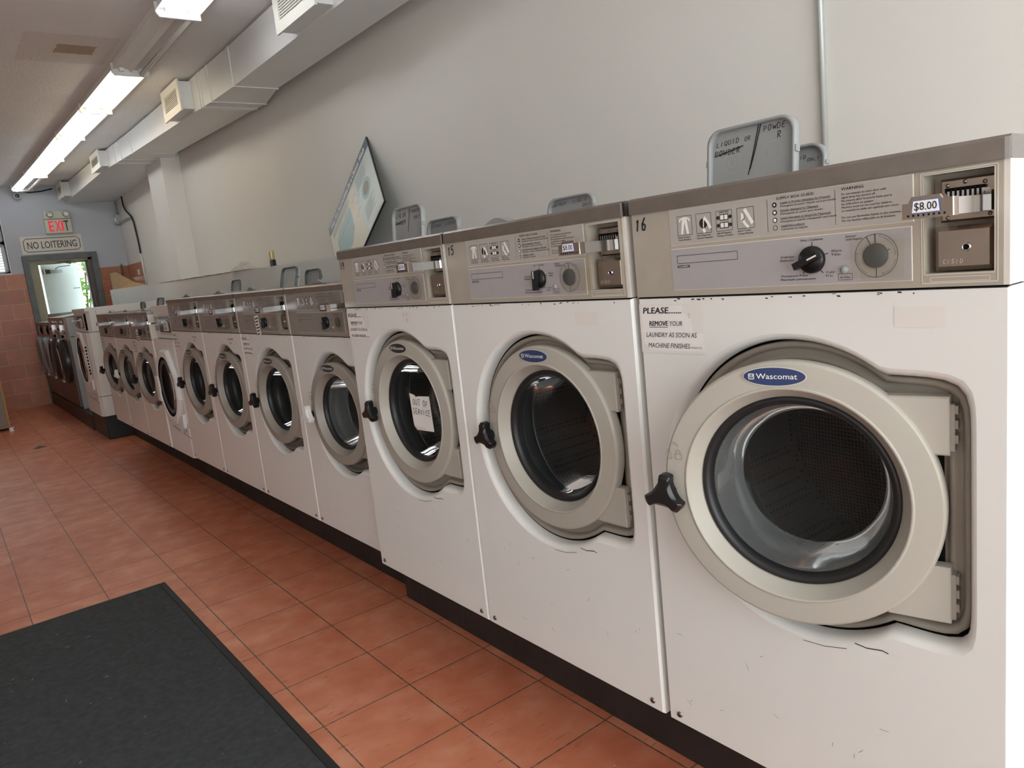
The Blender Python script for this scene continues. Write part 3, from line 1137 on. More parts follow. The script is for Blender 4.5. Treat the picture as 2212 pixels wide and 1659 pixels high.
def plate_upper(b, P, torn=False):
    fz, k, ku = fmap(P)
    y = -.0030
    x0, x1, z0, z1 = .0965 * ku, .5295 * ku, fz(1.3435), fz(1.406)
    b.m('plate_edge').cbox(x0 - .002, x1 + .002, y + .0004, 0, z0 - .002, z1 + .002, .001)
    b.m(P['pm']).rect(x0, x1, z0, z1, y)
    t = y - .0006
    X = lambda u: u * ku
    # four pictures
    b.m('ink')
    for x in (.1145, .157, .200, .243):
        b.frame(X(x), X(x + .0325), fz(1.3595), fz(1.394), .0007, t)
    for x, a, c in ((.1145, 'Empty Pockets', 'Vacie Bolsillos'), (.157, 'Select Temperature', 'Seleccione Temperatura'), (.200, 'Add All Supplies', 'Coloque Provision'), (.243, 'Insert Coins', 'Coloque Monedas')):
        b.text(a, X(x), fz(1.3545), .0028, t, w=.030 * min(1, len(a) / 14), bold=.02)
        b.text(c, X(x), fz(1.3500), .0028, t, w=.030 * min(1.15, len(c) / 15), bold=.02)
    # trousers
    b.m('print_white')
    cx, cz = X(.1308), fz(1.3765)
    b.add([(cx + p * .001, t, cz + q * .001) for p, q in ((-5, 15), (5, 15), (9, -15), (4.5, -15), (0, 6), (-4.5, -15), (-9, -15))], [(0, 1, 4), (1, 2, 3, 4), (0, 4, 5, 6)])
    b.stroke([(cx - .005, cz + .013), (cx - .0105, cz + .011), (cx - .011, cz + .007)], .003, t)
    b.stroke([(cx + .005, cz + .013), (cx + .0105, cz + .011), (cx + .011, cz + .007)], .003, t)
    # knob being turned
    cx = X(.1735)
    b.m('ink').disc(cx - .001, cz, .0088, t)
    b.m('print_white').stroke([(cx - .001, cz - .007), (cx, cz + .007)], .0018, t - .0003)
    b.stroke([(cx + .001, cz + .010), (cx + .008, cz + .002), (cx + .014, cz - .010)], .0055, t - .0003)
    b.stroke([(cx - .002, cz - .009), (cx + .002, cz - .016)], .0055, t - .0003)
    # supply boxes
    cx = X(.2165)
    for dz in (.006, -.0075):
        b.m('ink').rect(cx - .009, cx + .009, cz + dz - .0052, cz + dz + .0052, t)
        b.m('print_white').rect(cx - .0075, cx - .0008, cz + dz - .0038, cz + dz + .0038, t - .0003)
        b.rect(cx + .0008, cx + .0075, cz + dz - .0038, cz + dz + .0038, t - .0003)
        b.m('ink').disc(cx - .0125, cz + dz, .0032, t)
        b.disc(cx + .0125, cz + dz, .0032, t)
    b.text('SUPPLY BOX', cx, cz + .0135, .0026, t, w=.02, align='c', bold=.03)
    # hand with coin
    cx = X(.2595)
    b.m('print_white').stroke([(cx - .002, cz + .015), (cx + .005, cz + .004), (cx + .013, cz - .010)], .006, t)
    b.stroke([(cx - .006, cz - .002), (cx - .001, cz - .010), (cx + .005, cz - .016)], .005, t)
    b.add([(cx - .009, t, cz + .010), (cx - .0095, t, cz - .006), (cx - .003, t, cz - .002), (cx - .0035, t, cz + .006)], [(0, 1, 2, 3)])
    b.m('ink').stroke([(cx - .003, cz + .006), (cx - .0025, cz + .002), (cx - .003, cz - .002)], .0008, t - .0003)
    # supply guide
    b.stroke([(X(.3010), fz(1.349)), (X(.3010), fz(1.401))], .0006, t)
    b.text('SUPPLY BOX GUIDE:', X(.318), fz(1.3985), .0040, t, w=X(.066), bold=.02)
    guide = [('Liquid or Powder detergent for Prewash', 'Detergente en polvo / liquido para pre-lavado', .094), ('Powder detergent for Mainwash', 'Detergente en polvo para lavado', .072),
             ('Liquid detergent or bleach for Mainwash', 'Detergente en Liquido o blanqueador para lavado', .094), ('Liquid fabric softener', 'Suavizante en Liquido', .046)]
    for q, (a, c, w) in enumerate(guide):
        z = 1.3905 - q * .0122
        b.m('ink').disc(X(.3145), fz(z + .0005), .0042, t)
        b.m('print_white' if q < 3 else P['pm']).disc(X(.3145), fz(z + .0005), .0016 + .0006 * q, t - .0003)
        b.m('ink').text(a, X(.325), fz(z + .0012), .0029, t, w=X(w * .90), bold=.015)
        b.text(c, X(.325), fz(z - .0042), .0029, t, w=X(w), bold=.015)
        b.stroke([(X(.325), fz(z + .0004)), (X(.325 + w * .9), fz(z + .0004))], .0005, t)
    b.stroke([(X(.417), fz(1.349)), (X(.417), fz(1.401))], .0006, t)
    b.text('WARNING', X(.427), fz(1.3985), .0042, t, w=X(.034), bold=.02)
    for q, (a, w) in enumerate((('Do not attempt to open door until', .085), ('signal lamp has turned off.', .066), ('No intente abrir la puerta hasta que la', .096), ('luz indicadora se apague.', .062),
                                ('Machine must not be used by children.', .097), ('La maquina no debe ser operado por ninos.', .108), ('', 0), ('Do not use flammable liquids in this machine.', .112), ('No use liquidos inflamable en la lavadora.', .102))):
        if a:
            b.text(a, X(.427), fz(1.3915 - q * .0049), .0029, t, w=X(w * .78), bold=.015)


def plate_lower(b, P):
    fz, k, ku = fmap(P)
    y = -.0030
    x0, x1, z0, z1 = .0955 * ku, .5265 * ku, fz(1.2605), fz(1.335)
    b.m('plate_edge').cbox(x0 - .002, x1 + .002, y + .0004, 0, z0 - .002, z1 + .002, .001)
    b.m(P['pl']).rect(x0, x1, z0, z1, y)
    t = y - .0006
    X = lambda u: u * ku
    b.m('ink').frame(X(.109), X(.2395), fz(1.309), fz(1.323), .0008, t)
    b.rect(X(.109), X(.1365), fz(1.3010), fz(1.3055), t)
    b.m('print_white').text('CLASSIC', X(.1228), fz(1.3020), .0026, t - .0003, w=X(.023), align='c', bold=.03)
    b.m('ink')
    kx, kz = .377, 1.299
    for a in (90, 18, -52, 198, 232):
        c, s = math.cos(math.radians(a)), math.sin(math.radians(a))
        b.stroke([(X(kx + .021 * c), fz(kz + .021 * s)), (X(kx + .0275 * c), fz(kz + .0275 * s))], .0013, t)
    b.text('Hot / Caliente', X(.377), fz(1.3285), .0034, t, w=X(.037), align='c', bold=.015)
    for s_, x, z, al, w in (('Warm', .408, 1.3085, 'l', .017), ('Tibio', .408, 1.3030, 'l', .015), ('Cold', .399, 1.2765, 'l', .013), ('Frio', .399, 1.2710, 'l', .011),
                            ('Delicate', .345, 1.3045, 'r', .023), ('Delicado', .345, 1.2990, 'r', .024), ('Permanent Press', .368, 1.2735, 'r', .046), ('Planchado permanente', .381, 1.2680, 'r', .061)):
        b.text(s_, X(x), fz(z), .0033, t, w=X(w), align=al, bold=.015)
    b.frame(X(.4185), X(.4405), fz(1.2650), fz(1.2745), .0006, t)
    b.text('In Use', X(.4295), fz(1.2675), .0034, t, w=X(.015), align='c', bold=.015)
    # dial ring
    cx, cz, R = X(.477), fz(1.2985), .0315
    b.stroke([(cx + R * math.cos(2 * PI * q / 48), cz + R * math.sin(2 * PI * q / 48)) for q in range(49)], .0007, t)
    for a, w in ((92, .0016), (116, .0012), (22, .0012), (-90, .0012)):
        c, s = math.cos(math.radians(a)), math.sin(math.radians(a))
        ro = R if a != 22 else .022
        b.stroke([(cx + .016 * c, cz + .016 * s), (cx + ro * c, cz + ro * s)], w, t)
    b.text('Extract/', X(.432), fz(1.3285), .0032, t, w=X(.016), bold=.01)
    b.text('centrifugado', X(.432), fz(1.3240), .0032, t, w=X(.025), bold=.01)
    for word, a0 in (('Pre-wash/pre-lavado', 78), ('Rinse/enjuague', 212), ('Wash/lavado', -30)):
        for q, ch in enumerate(word):
            if word[0] == 'P':
                a = a0 - q * 4.3
                rot = a - 90
            elif word[0] == 'R':
                a = a0 - 40 + q * 5.2
                rot = a + 90
            else:
                a = a0 - 40 + q * 5.4
                rot = a + 90
            r = R - (.0045 if word[0] == 'P' else .0020)
            M0 = b.M.copy()
            b.M = M0 @ Matrix.Translation((cx + r * math.cos(math.radians(a)), t, cz + r * math.sin(math.radians(a)))) @ Matrix.Rotation(-math.radians(rot), 4, 'Y')
            b.text(ch, 0, 0, .0024, 0, align='c')
            b.M = M0


def knob(b, P):
    b.m('plastic_black').lathe([(.0215, .0), (.0215, -.005), (.0195, -.009), (.0, -.009)], 0, 0, 32)
    b.box(-.0055, .0055, -.020, -.008, -.0245, .0195)
    b.m('print_white').box(-.0012, .0012, -.0204, -.0195, .002, .0185)


def dial(b, P):
    b.m('dial_grey').lathe([(.0182, .0), (.0178, -.004), (.0165, -.0055), (.0, -.006)], 0, 0, 32)


def lamp(b, P):
    b.m('lid_grey').lathe([(.0062, .0), (.006, -.004), (.004, -.006), (.0, -.0065)], 0, 0, 16)


def coin_mech(b, P):
    # backing plate with eight coin slots
    b.m('bronze_chrome').cbox(-.036, .034, -.004, .010, -.029, .029, .003)
    b.m('screw_steel')
    for x, z in ((-.026, .020), (-.004, .023), (.020, .020), (.026, -.022), (-.026, -.023)):
        M0 = b.M.copy()
        b.lathe([(.003, -.004), (.0024, -.0058), (0, -.006)], x, z, 10)
    b.m('chrome').box(-.026, .022, -.014, -.004, .002, .012)
    b.m('dark_gap')
    for q in range(8):
        x = -.024 + q * .006
        b.box(x - .0012, x + .0012, -.0150, -.0035, .001, .0165)
    b.m('chrome').box(.026, .033, -.020, -.004, -.018, .008)


def coin_slide(b, P):
    # push tongue and the wide front bar
    b.m('chrome').box(.000, .028, -.110, -.004, -.0105, .0105)
    b.m('bronze_chrome').prism([(-.034, -.0115), (.028, -.0115), (.028, .0115), (.016, .0115), (.013, .0165), (-.022, .0165), (-.026, .0085), (-.034, .0085)], -.122, -.108, c=.0012)
    b.m('dark_gap')
    for q in range(8):
        x = -.026 + q * .0062
        b.box(x - .001, x + .001, -.1225, -.121, -.0085, -.0060)


def price_tag(b, P):
    b.m('tag_blue').prism([(-.0175, -.0085), (.0175, -.0085), (.0158, .0080), (-.0158, .0080)], -.1227, -.1221)
    b.m('tag_white').prism([(-.0165, -.0075), (.0165, -.0075), (.0148, .0072), (-.0148, .0072)], -.1231, -.1227)
    b.m('marker_ink').text('$8.00', 0, -.0045, .0095, -.1234, w=.027, align='c', bold=.01)


def coin_box(b, P):
    b.m('bronze_chrome').cbox(-.0375, .0375, -.012, .02, -.030, .030, .006)
    b.m('marker_ink')
    b.m('plate_edge').hand('CISID', -.026, -.020, .0055, -.0124, w=.75, pen=.0006)


def coin_lock(b, P):
    b.m('chrome').lathe([(.0058, 0), (.0055, -.003), (.0040, -.003), (.0036, -.001)], 0, 0, 20)
    b.m('dark_gap').lathe([(.0038, -.0012), (.0, -.0012)], 0, 0, 16)
    b.box(-.0007, .0007, -.0016, -.0012, -.003, .003)


def top_cap(b, P):
    W, D = P['W'], P['D']
    z0, z1 = P['cap'], P['top']
    y0 = -.006
    b.m('steel_brushed')
    vs = [(0, y0, z0), (W, y0, z0), (W, y0, z1 - .005), (0, y0, z1 - .005), (0, y0 + .006, z1), (W, y0 + .006, z1)]
    b.add(vs, [(0, 1, 2, 3), (3, 2, 5, 4)])
    b.m('steel_top').add([(0, y0 + .006, z1), (W, y0 + .006, z1), (W, D, z1), (0, D, z1)], [(0, 1, 2, 3)])
    b.add([(0, y0, z0), (0, D, z0), (0, D, z1), (0, y0 + .006, z1), (0, y0, z1 - .005)], [(0, 1, 2, 3, 4)])
    b.add([(W, y0, z0), (W, D, z0), (W, D, z1), (W, y0 + .006, z1), (W, y0, z1 - .005)], [(4, 3, 2, 1, 0)])
    b.add([(0, D, z0), (W, D, z0), (W, D, z1), (0, D, z1)], [(0, 1, 2, 3)])
    b.m('chrome').box(W - .006, W, y0 - .0006, .0, z0, z1 - .003)
    b.m('dark_gap').box(.003, W - .003, .0, D - .01, z0 - .001, z0 + .001)


def lid_outline(w, h, r=.03):
    q = [(0, 0), (w, 0)]
    for k in range(9):
        t = PI / 2 * k / 8
        q.append((w - r + r * math.cos(t), h - r + r * math.sin(t)))
    for k in range(9):
        t = PI / 2 + PI / 2 * k / 8
        q.append((r + r * math.cos(t), h - r + r * math.sin(t)))
    return q


def soap_lid(b, w, h, words, face='lid_grey', rim='lid_grey'):
    """an open lid standing on its hinge, writing on the inside facing the front"""
    q = lid_outline(w, h)
    b.m(face).prism(q, 0, .004)
    b.m(rim)
    n = len(q)
    inn = [(w / 2 + (x - w / 2) * (1 - .012 / w), z if z < .01 else z - .005) for x, z in q]
    lp = [[(x, y, z) for x, z in qq] for qq, y in ((q, 0), (q, -.012), (inn, -.012), (inn, 0))]
    # raised rim along the two sides and the top
    lp = [l[1:] + l[:1] for l in lp]
    b.loops(lp, close=False)
    for x in (-.003, w - .001):
        b.box(x, x + .004, -.011, .002, h * .42, h * .52)
    for cx in ((w * .27, h * .44), (w * .73, h * .5)):
        b.m('plate_lilac').stroke([(cx[0] + .02 * math.cos(2 * PI * k / 24), cx[1] + .02 * math.sin(2 * PI * k / 24)) for k in range(25)], .0012, -.0006)
        b.stroke([(cx[0] - .008, cx[1] + .006), (cx[0] - .007, cx[1] - .008), (cx[0] + .007, cx[1] - .008), (cx[0] + .008, cx[1] + .006)], .0012, -.0006)
    b.m('marker_ink')
    for t, x, z, hh in words:
        if t == '~':      # a crossing-out or divider line
            b.stroke([(x, z), (x + hh[0] * .5, z + hh[1] * .45), (x + hh[0], z + hh[1])], .0022, -.0010)
        else:
            b.hand(t, x, z, hh, -.0010, w=.78, slope=.02)


def closed_lid(b, w=.19, d=.13):
    """a closed soap lid lying flat with a domed finger tab at its front edge"""
    b.m('lid_grey').box(0, w, 0, d, 0, .006)
    q = []
    for k in range(13):
        t = -1 + 2 * k / 12
        q.append((w / 2 + t * .055, .006 + .014 * math.cos(t * PI / 2) ** 1.3))
    q = [(w / 2 + .055, .004)] + q[::-1] + [(w / 2 - .055, .004)]
    b.prism(q, .0, .028)


def note_please(b, worn=False):
    """taped paper note; origin at its top left corner"""
    b.m('paper_tape').rect(-.002, .150, -.092, .004, -.0006)
    b.m('paper').add([(.004, -.0009, -.002), (.105, -.0009, .0), (.106, -.0009, -.014), (.122, -.0009, -.022), (.128, -.0009, -.05), (.150, -.0009, -.052), (.152, -.0009, -.086), (.02, -.0009, -.088), (.004, -.0009, -.07)], [tuple(range(9))])
    b.m('ink')
    b.text('PLEASE.......', .008, -.0145, .0115, -.0014, w=.094, bold=.045, it=.16)
    b.text('REMOVE', .022, -.0385, .0092, -.0014, w=.046, bold=.042, it=.16)
    b.stroke([(.022, -.0412), (.068, -.0412)], .0011, -.0014)
    b.text('YOUR', .072, -.0385, .0092, -.0014, w=.032, bold=.004, it=.16)
    b.text('LAUNDRY AS SOON AS', .013, -.0605, .0092, -.0014, w=.122, bold=.004, it=.16)
    b.text('MACHINE FINISHES', .016, -.0815, .0092, -.0014, w=.102, bold=.004, it=.16)
    b.text('THANK YOU', .120, -.0815, .0036, -.0014, w=.026)
    b.m('soft_scuff').stroke([(.118, -.018), (.121, -.014), (.122, -.021), (.119, -.024)], .0007, -.0014)


def screw(b):
    b.m('screw_steel').lathe([(.0068, -.0005), (.006, -.003), (.0, -.004)], 0, 0, 12)
    b.m('dark_gap').box(-.004, .004, -.0046, -.0038, -.0007, .0007)


def scuffs(b, seed, W, pb):
    rg = random.Random(seed)
    b.m('ink')
    for k in range(26):      # chipped paint under the control fascia
        x = rg.choice((rg.uniform(.03, .62), rg.gauss(.14, .04), rg.gauss(.40, .06)))
        x = min(W - .03, max(.03, x))
        z = pb - .003 - rg.uniform(0, .004)
        b.stroke([(x, z), (x + rg.uniform(.002, .007), z + rg.uniform(-.001, .001))], rg.uniform(.0008, .0026), -.0004)
    if W > .645:
        b.stroke([(.425, .3335), (.445, .332), (.470, .337), (.480, .335)], .0019, -.0004)
        b.stroke([(.33, .305), (.37, .308), (.41, .318)], .0010, -.0004)
    b.m('soft_scuff')
    for k in range(12):
        x, z = rg.uniform(.05, W - .05), rg.uniform(.03, .28)
        a = rg.uniform(0, PI)
        L = rg.uniform(.004, .016)
        b.stroke([(x, z), (x + L * math.cos(a) * .6, z + L * math.sin(a) * .55), (x + L * math.cos(a), z + L * math.sin(a))], .0007, -.0004)


WASHERS = 'coin washers with round doors along the right wall'


def washer(P, xf, yl, zb, label, ajar, number=None, knob_rot=0.0, note=False, handle_mat='plastic_black', dark_dial=False, seed=1, badge_on=True, tape=True):
    k = P['k']
    rt = thing('washing_machine', (xf, yl, zb), label, 'washing machine', WASHERS, -PI / 2)
    cab = part(k + 'cab%d' % seed, 'cabinet', lambda b: (washer_cabinet(b, P), scuffs(b, seed, P['W'], P['pb'])), rt)
    for x in (.030, P['W'] - .030):
        part('screw', 'panel_screw', screw, cab, (x, 0, .022))
    part(k + 'recess', 'door_recess', lambda b: washer_recess(b, P), rt)
    part(k + 'drum', 'drum', lambda b: washer_drum(b, P), rt)
    fa = part(k + 'fascia', 'control_fascia', lambda b: fascia(b, P), rt)
    part(k + 'upper', 'instruction_plate', lambda b: plate_upper(b, P), fa)
    part(k + 'lower', 'control_plate', lambda b: plate_lower(b, P), fa)
    fz, kk, ku = fmap(P)
    part('knob', 'temperature_knob', lambda b: knob(b, P), rt, (.377 * ku, -.0035, fz(1.299)), (0, knob_rot, 0))
    part('dial', 'timer_dial', lambda b: dial(b, P), rt, (.477 * ku, -.0035, fz(1.2985)))
    part('lamp', 'indicator_lamp', lambda b: lamp(b, P), rt, (.4295 * ku, -.0035, fz(1.2805)))
    cm = part('coinmech', 'coin_mechanism', lambda b: coin_mech(b, P), rt, (.5945 * ku, .018, fz(1.365)))
    cs = part('coinslide', 'coin_slide', lambda b: coin_slide(b, P), cm, (0, 0, -.008))
    part('price', 'price_tag', lambda b: price_tag(b, P), cm, (-.0045, .0, -.0045), label='small white tag reading $8.00')
    cb = part('coinbox', 'coin_box', lambda b: coin_box(b, P), rt, (.5925 * ku, .014, fz(1.3005)))
    part('coinlock', 'lock', lambda b: coin_lock(b, P), cb, (.004, -.0122, .001))
    part(k + 'cap', 'steel_top', lambda b: top_cap(b, P), rt)
    d = part(k + 'ring', 'door', lambda b: ring_mesh(b, P), rt, (P['hu'], .020, P['ring'][1]), (0, 0, math.radians(ajar)))
    part(k + 'hingeU', 'hinge_arm', lambda b: hinge_arm(b, P, True), d)
    part(k + 'hingeL', 'hinge_arm', lambda b: hinge_arm(b, P, False), d)
    part(k + 'gasket', 'rubber_gasket', lambda b: gasket(b, P), d)
    gs = 'glass_side_lit' if number == '16' or handle_mat == 'plastic_white' else 'door_glass'
    part(k + 'glass' + gs, 'glass_bowl', lambda b: glass_bowl(b, P, gs), d)
    ox = P['ring'][0] - P['hu']
    part(k + 'handle' + handle_mat, 'handle', lambda b: handle(b, P, handle_mat), d, (ox - .216 * P['sc'], 0, -.014 * P['sc']), label='white handle' if handle_mat == 'plastic_white' else None)
    if badge_on:
        bmn = 'badge_dark' if number == '14' else P['bm']
        part('badge' + bmn, 'badge', lambda b: badge(b, P, bmn), d, (ox - .016, -.0158, .2015 * P['sc']))
    if tape:
        t = MB().m('clear_tape')
        rg = random.Random(seed)
        for q in range(2):
            x0 = .425 * ku + rg.uniform(0, .05)
            z0 = fz(1.262) + rg.uniform(0, .01)
            w, h = rg.uniform(.06, .10), rg.uniform(.05, .075)
            t.add([(x0, -.0105 - q * .0007, z0), (x0 + w, -.0105 - q * .0007, z0 + rg.uniform(-.006, .006)), (x0 + w + rg.uniform(-.006, .006), -.0105 - q * .0007, z0 + h), (x0 + rg.uniform(-.006, .006), -.0105 - q * .0007, z0 + h)], [(0, 1, 2, 3)])
        t.build('clear_tape', rt)
    if number:
        MB().m('marker_ink').hand(number, .009, fz(1.377), .024, -.0026, w=.55, pen=.0036).build('marker_number', fa, label='hand-written %s' % number)
    if note:
        part('note', 'paper_note', lambda b: note_please(b), rt, (.005, -.0004, P['pb'] - .016), label='taped paper note asking to remove laundry')
    return rt


def open_lid(rt, P, x, y, w, h, words, tilt=6):
    b = MB()
    soap_lid(b, w, h, words, *(('lid_grey', 'lid_grey') if P['k'] == 'big' else ('lid_pale', 'lid_rim_dark')))
    return b.build('soap_lid', rt, (x, y, P['top']), (-math.radians(tilt), 0, 0))


def shut_lid(rt, P, x, y):
    return part('shutlid', 'soap_lid', lambda b: closed_lid(b), rt, (x, y, P['top']))


Z0 = .327
w16 = washer(BIG, 0, 1.0170, Z0, 'nearest white coin washer, marked 16, round door standing ajar', 14, '16', math.radians(68), True, seed=16)
open_lid(w16, BIG, .040, .20, .195, .122, [('LIQUID', .014, .090, .0095), ('OR', .080, .091, .0080), ('POWDER', .010, .071, .0105), ('~', .010, .072, (.068, .011)), ('POWDE', .122, .101, .0100), ('R', .152, .084, .0110), ('~', .090, .025, (.022, .092)), ('~', .094, .035, (.023, .083))])
open_lid(w16, BIG, .020, .36, .185, .078, [('LIQUID', .092, .050, .0080), ('ONLY', .140, .044, .0074), ('OTHER', .125, .014, .013), ('~', .12, .02, (.06, .004)), ('~', .12, .024, (.06, .004))])
w15 = washer(BIG, 0, 1.6830, Z0, 'second big washer from the front, marked 15, door shut', 1.5, '15', math.radians(2), False, seed=15)
shut_lid(w15, BIG, .030, .08)
open_lid(w15, BIG, .020, .36, .190, .068, [('SOFTNER', .008, .046, .009), ('LIQUID', .096, .048, .010), ('ONLY', .135, .034, .0085), ('1/2', .09, .012, .011), ('OTHER', .115, .012, .011)])
w14 = washer(BIG, 0, 2.3380, Z0, 'third big washer, marked 14, with a handwritten out-of-service paper in its door', 1.0, '14', math.radians(4), True, seed=14)
open_lid(w14, BIG, .040, .20, .195, .122, [('LIQ OR', .010, .090, .013), ('POWDER', .006, .066, .012), ('~', .006, .07, (.07, .010)), ('POWDER', .110, .098, .0098), ('ONLY', .128, .078, .0105), ('~', .09, .04, (.012, .075))])
open_lid(w14, BIG, .010, .36, .195, .078, [('SOFTNER', .008, .050, .010), ('LIQUID', .105, .052, .0098), ('ONLY', .120, .018, .012)])
# the paper hanging in the glass of washer 14
_d14 = [c for c in w14.children if c.name.startswith('door') and not c.name.startswith('door_r')][0]
_b = MB().m('paper')
ox14 = BIG['ring'][0] - BIG['hu']
_b.add([(ox14 - .028 + p, .012 + q * .0, z) for p, q, z in ((-.002, 0, .055), (.030, 0, .050), (.034, 0, .045), (.05, 0, .048), (.112, 0, .052), (.118, 0, -.058), (.02, 0, -.062), (.004, 0, -.05))], [tuple(range(8))])
_b.m('marker_ink').hand('OUT OF', ox14 - .016, .018, .019, .0112, w=.68, pen=.002)
_b.hand('SERVICE', ox14 - .020, -.010, .018, .0112, w=.66, pen=.002)
_b.m('clear_tape').rect(ox14 - .05, ox14 - .02, .035, .075, .0116)
_b.rect(ox14 - .02, ox14 + .04, -.075, -.05, .0116)
_b.build('paper_notice', _d14, label='white paper handwritten OUT OF SERVICE')
# small stickers high on 14
_b = MB().m('paper_tape').rect(.375, .43, .868, .905, -.0006)
_b.m('marker_ink').hand('1 1', .38, .890, .010, -.001, w=.9, pen=.0012).hand('0 1', .38, .872, .010, -.001, w=.9, pen=.0012)
_b.build('sticker', w14)
for w_, u0 in ((w16, .50), (w15, .48)):
    MB().m('paper_tape').rect(u0, u0 + .07, .865, .895, -.0006).build('tape_residue', w_)

ZM, XM = .327, .050
MIDY = [2.984, 3.630, 4.275, 4.920]
w13 = washer(MID, XM, MIDY[0], ZM, 'white washer just left of the one marked 14, with a white handle', 5, None, math.radians(-8), False, 'plastic_white', seed=4)
w12 = washer(MID, XM, MIDY[1], ZM, 'white washer with a slanted note stuck beside its dial and two soap lids raised', 4, None, math.radians(-5), True, seed=5)
w11 = washer(MID, XM, MIDY[2], ZM, 'white washer with both soap lids shut, just left of the one with the slanted note', 4, None, math.radians(-30), False, seed=6)
w10 = washer(MID, XM, MIDY[3], ZM, 'white washer standing right of the square-panelled dryer with a wide door', 4, None, math.radians(-20), True, seed=7)
shut_lid(w13, MID, .02, .09)
open_lid(w12, MID, .05, .22, .195, .095, [], 14)
open_lid(w12, MID, .0, .37, .185, .075, [('~', .03, .05, (.02, .0))], 8)
shut_lid(w11, MID, .01, .09)
shut_lid(w11, MID, .08, .24)
shut_lid(w10, MID, .01, .09)
open_lid(w10, MID, .02, .40, .17, .075, [], 10)
# tilted printed label beside the dial of that washer
_b = MB().m('paper').rect(0, .055, -.10, 0, -.0008)
_b.m('ink')
for k in range(6):
    _b.rect(.006, .049 - (k % 3) * .006, -.016 - k * .014, -.010 - k * .014, -.0012)
_b.build('paper_label', w12, (.24, -.0046, fmap(MID)[0](1.325)), (0, math.radians(-6), 0))
for w_, z in ((w11, .78), (w10, .78)):
    b = MB().m('ink')
    b.text('$4.50 WASH', .44, .775, .010, -.0006, w=.075)
    b.text('LOAD', .45, .755, .010, -.0006, w=.035)
    b.build('small_lettering', w_)

ZS = .311
SMLY = [6.142, 6.788, 7.434]
w8 = washer(SML, XM, SMLY[0], ZS, 'nearest of the three small washers beyond the square-panelled dryer, note on its panel', 8, None, math.radians(-12), True, seed=8)
w7 = washer(SML, XM, SMLY[1], ZS, 'middle one of the three small washers beyond the square-panelled dryer', 8, None, math.radians(-12), False, 'plastic_white', seed=9)
w6 = washer(SML, XM, SMLY[2], ZS, 'farthest of the three small washers, next to the tall dryer side', 8, None, math.radians(-12), True, seed=10, badge_on=False)
for w_ in (w8, w7, w6):
    shut_lid(w_, SML, .02, .09)
open_lid(w7, SML, .10, .34, .20, .085, [], 12)
open_lid(w6, SML, .06, .36, .16, .065, [], 4)
_b = MB().m('paper').add([(0, -.0046, -.09), (.1, -.0046, -.1), (.095, -.0046, -.01), (.05, -.0046, .0), (.0, -.0046, -.012)], [(0, 1, 2, 3, 4)])
_b.m('ink')
for k in range(4):
    _b.rect(.012, .08, -.03 - k * .018, -.024 - k * .018, -.0052)
_b.build('paper_label', w8, (.20, 0, fmap(SML)[0](1.318)))


# ------------------------------------------------------------------ white front-loaders with square bezel doors
def loader_body(b, W, D, H, seam, ch=.05):
    b.m('white_paint')
    # plan with chamfered front corner on the right
    q = [(0.01, 0), (W - ch, 0), (W, ch * .55), (W, D), (0, D), (0, .01)]
    n = len(q)

    def slab(z0, z1, yo=0):
        vs = [(x, y + (yo if y < .05 else 0), z0) for x, y in q] + [(x, y + (yo if y < .05 else 0), z1) for x, y in q]
        b.add(vs, [tuple(range(n - 1, -1, -1)), tuple(range(n, 2 * n))] + [(k, (k + 1) % n, n + (k + 1) % n, n + k) for k in range(n)])
    slab(0, .20)
    slab(.204, seam - .004)
    slab(seam, H - .03, .03)
    vs = [(-.004, .018, H - .03), (W + .004, .018, H - .03), (W + .004, D, H - .03), (-.004, D, H - .03)]
    b.box(-.002, W + .002, .02, D, H - .03, H)
    b.m('dark_gap')
    slab(.199, .205, .004)
    slab(seam - .005, seam + .001, .034)
    b.m('soft_scuff').box(W + .0002, W + .0012, .115, .118, .0, H - .03)


def loader_door(b, cx, cz, R, vents):
    b.M = Matrix.Diagonal((1, .42, 1, 1))
    """deep white bezel, round mouth, straight chin and chamfered hinge side"""
    n = 64
    out, inn = [], []
    for k in range(n):
        t = 2 * PI * k / n
        c, s = math.cos(t), math.sin(t)
        r = R * 1.22
        if c > 0:
            a = R * 1.28
            a = R * 1.16
            r = min(((abs(c) / a) ** 9 + (abs(s) / (R * 1.2)) ** 9) ** (-1 / 9), a / max(.001, (c + abs(s) * .75)) * 1.22)
        out.append((cx + r * c, cz + r * s))
        inn.append((cx + R * c, cz + R * s))
    L = lambda q, y, g=1.0: [(cx + (x - cx) * g, y, cz + (z - cz) * g) for x, z in q]
    b.m('white_paint').loops([L(out, 0), L(out, -.044, .985), L(out, -.062, .95), L(inn, -.068, 1.04), L(inn, -.064, 1.0), L(inn, -.056, .97)], smooth=False)
    b.m('plastic_white').box(cx - R * 1.30, cx - R * .93, -.082, -.01, cz - .11, cz + .06)
    if vents:
        b.m('dark_gap')
        for k in range(9):
            z = cz - .14 + k * .033
            b.box(cx + R * 1.10, cx + R * 1.175, -.046, -.020, z, z + .02)
    # v-shaped chin under the mouth
    b.m('white_paint').prism([(cx + R * .25, cz - R * 1.15), (cx + R * 1.2, cz - R * .8), (cx + R * 1.15, cz - R * 1.25), (cx + R * .75, cz - R * 1.45)], -.05, 0, c=.006)


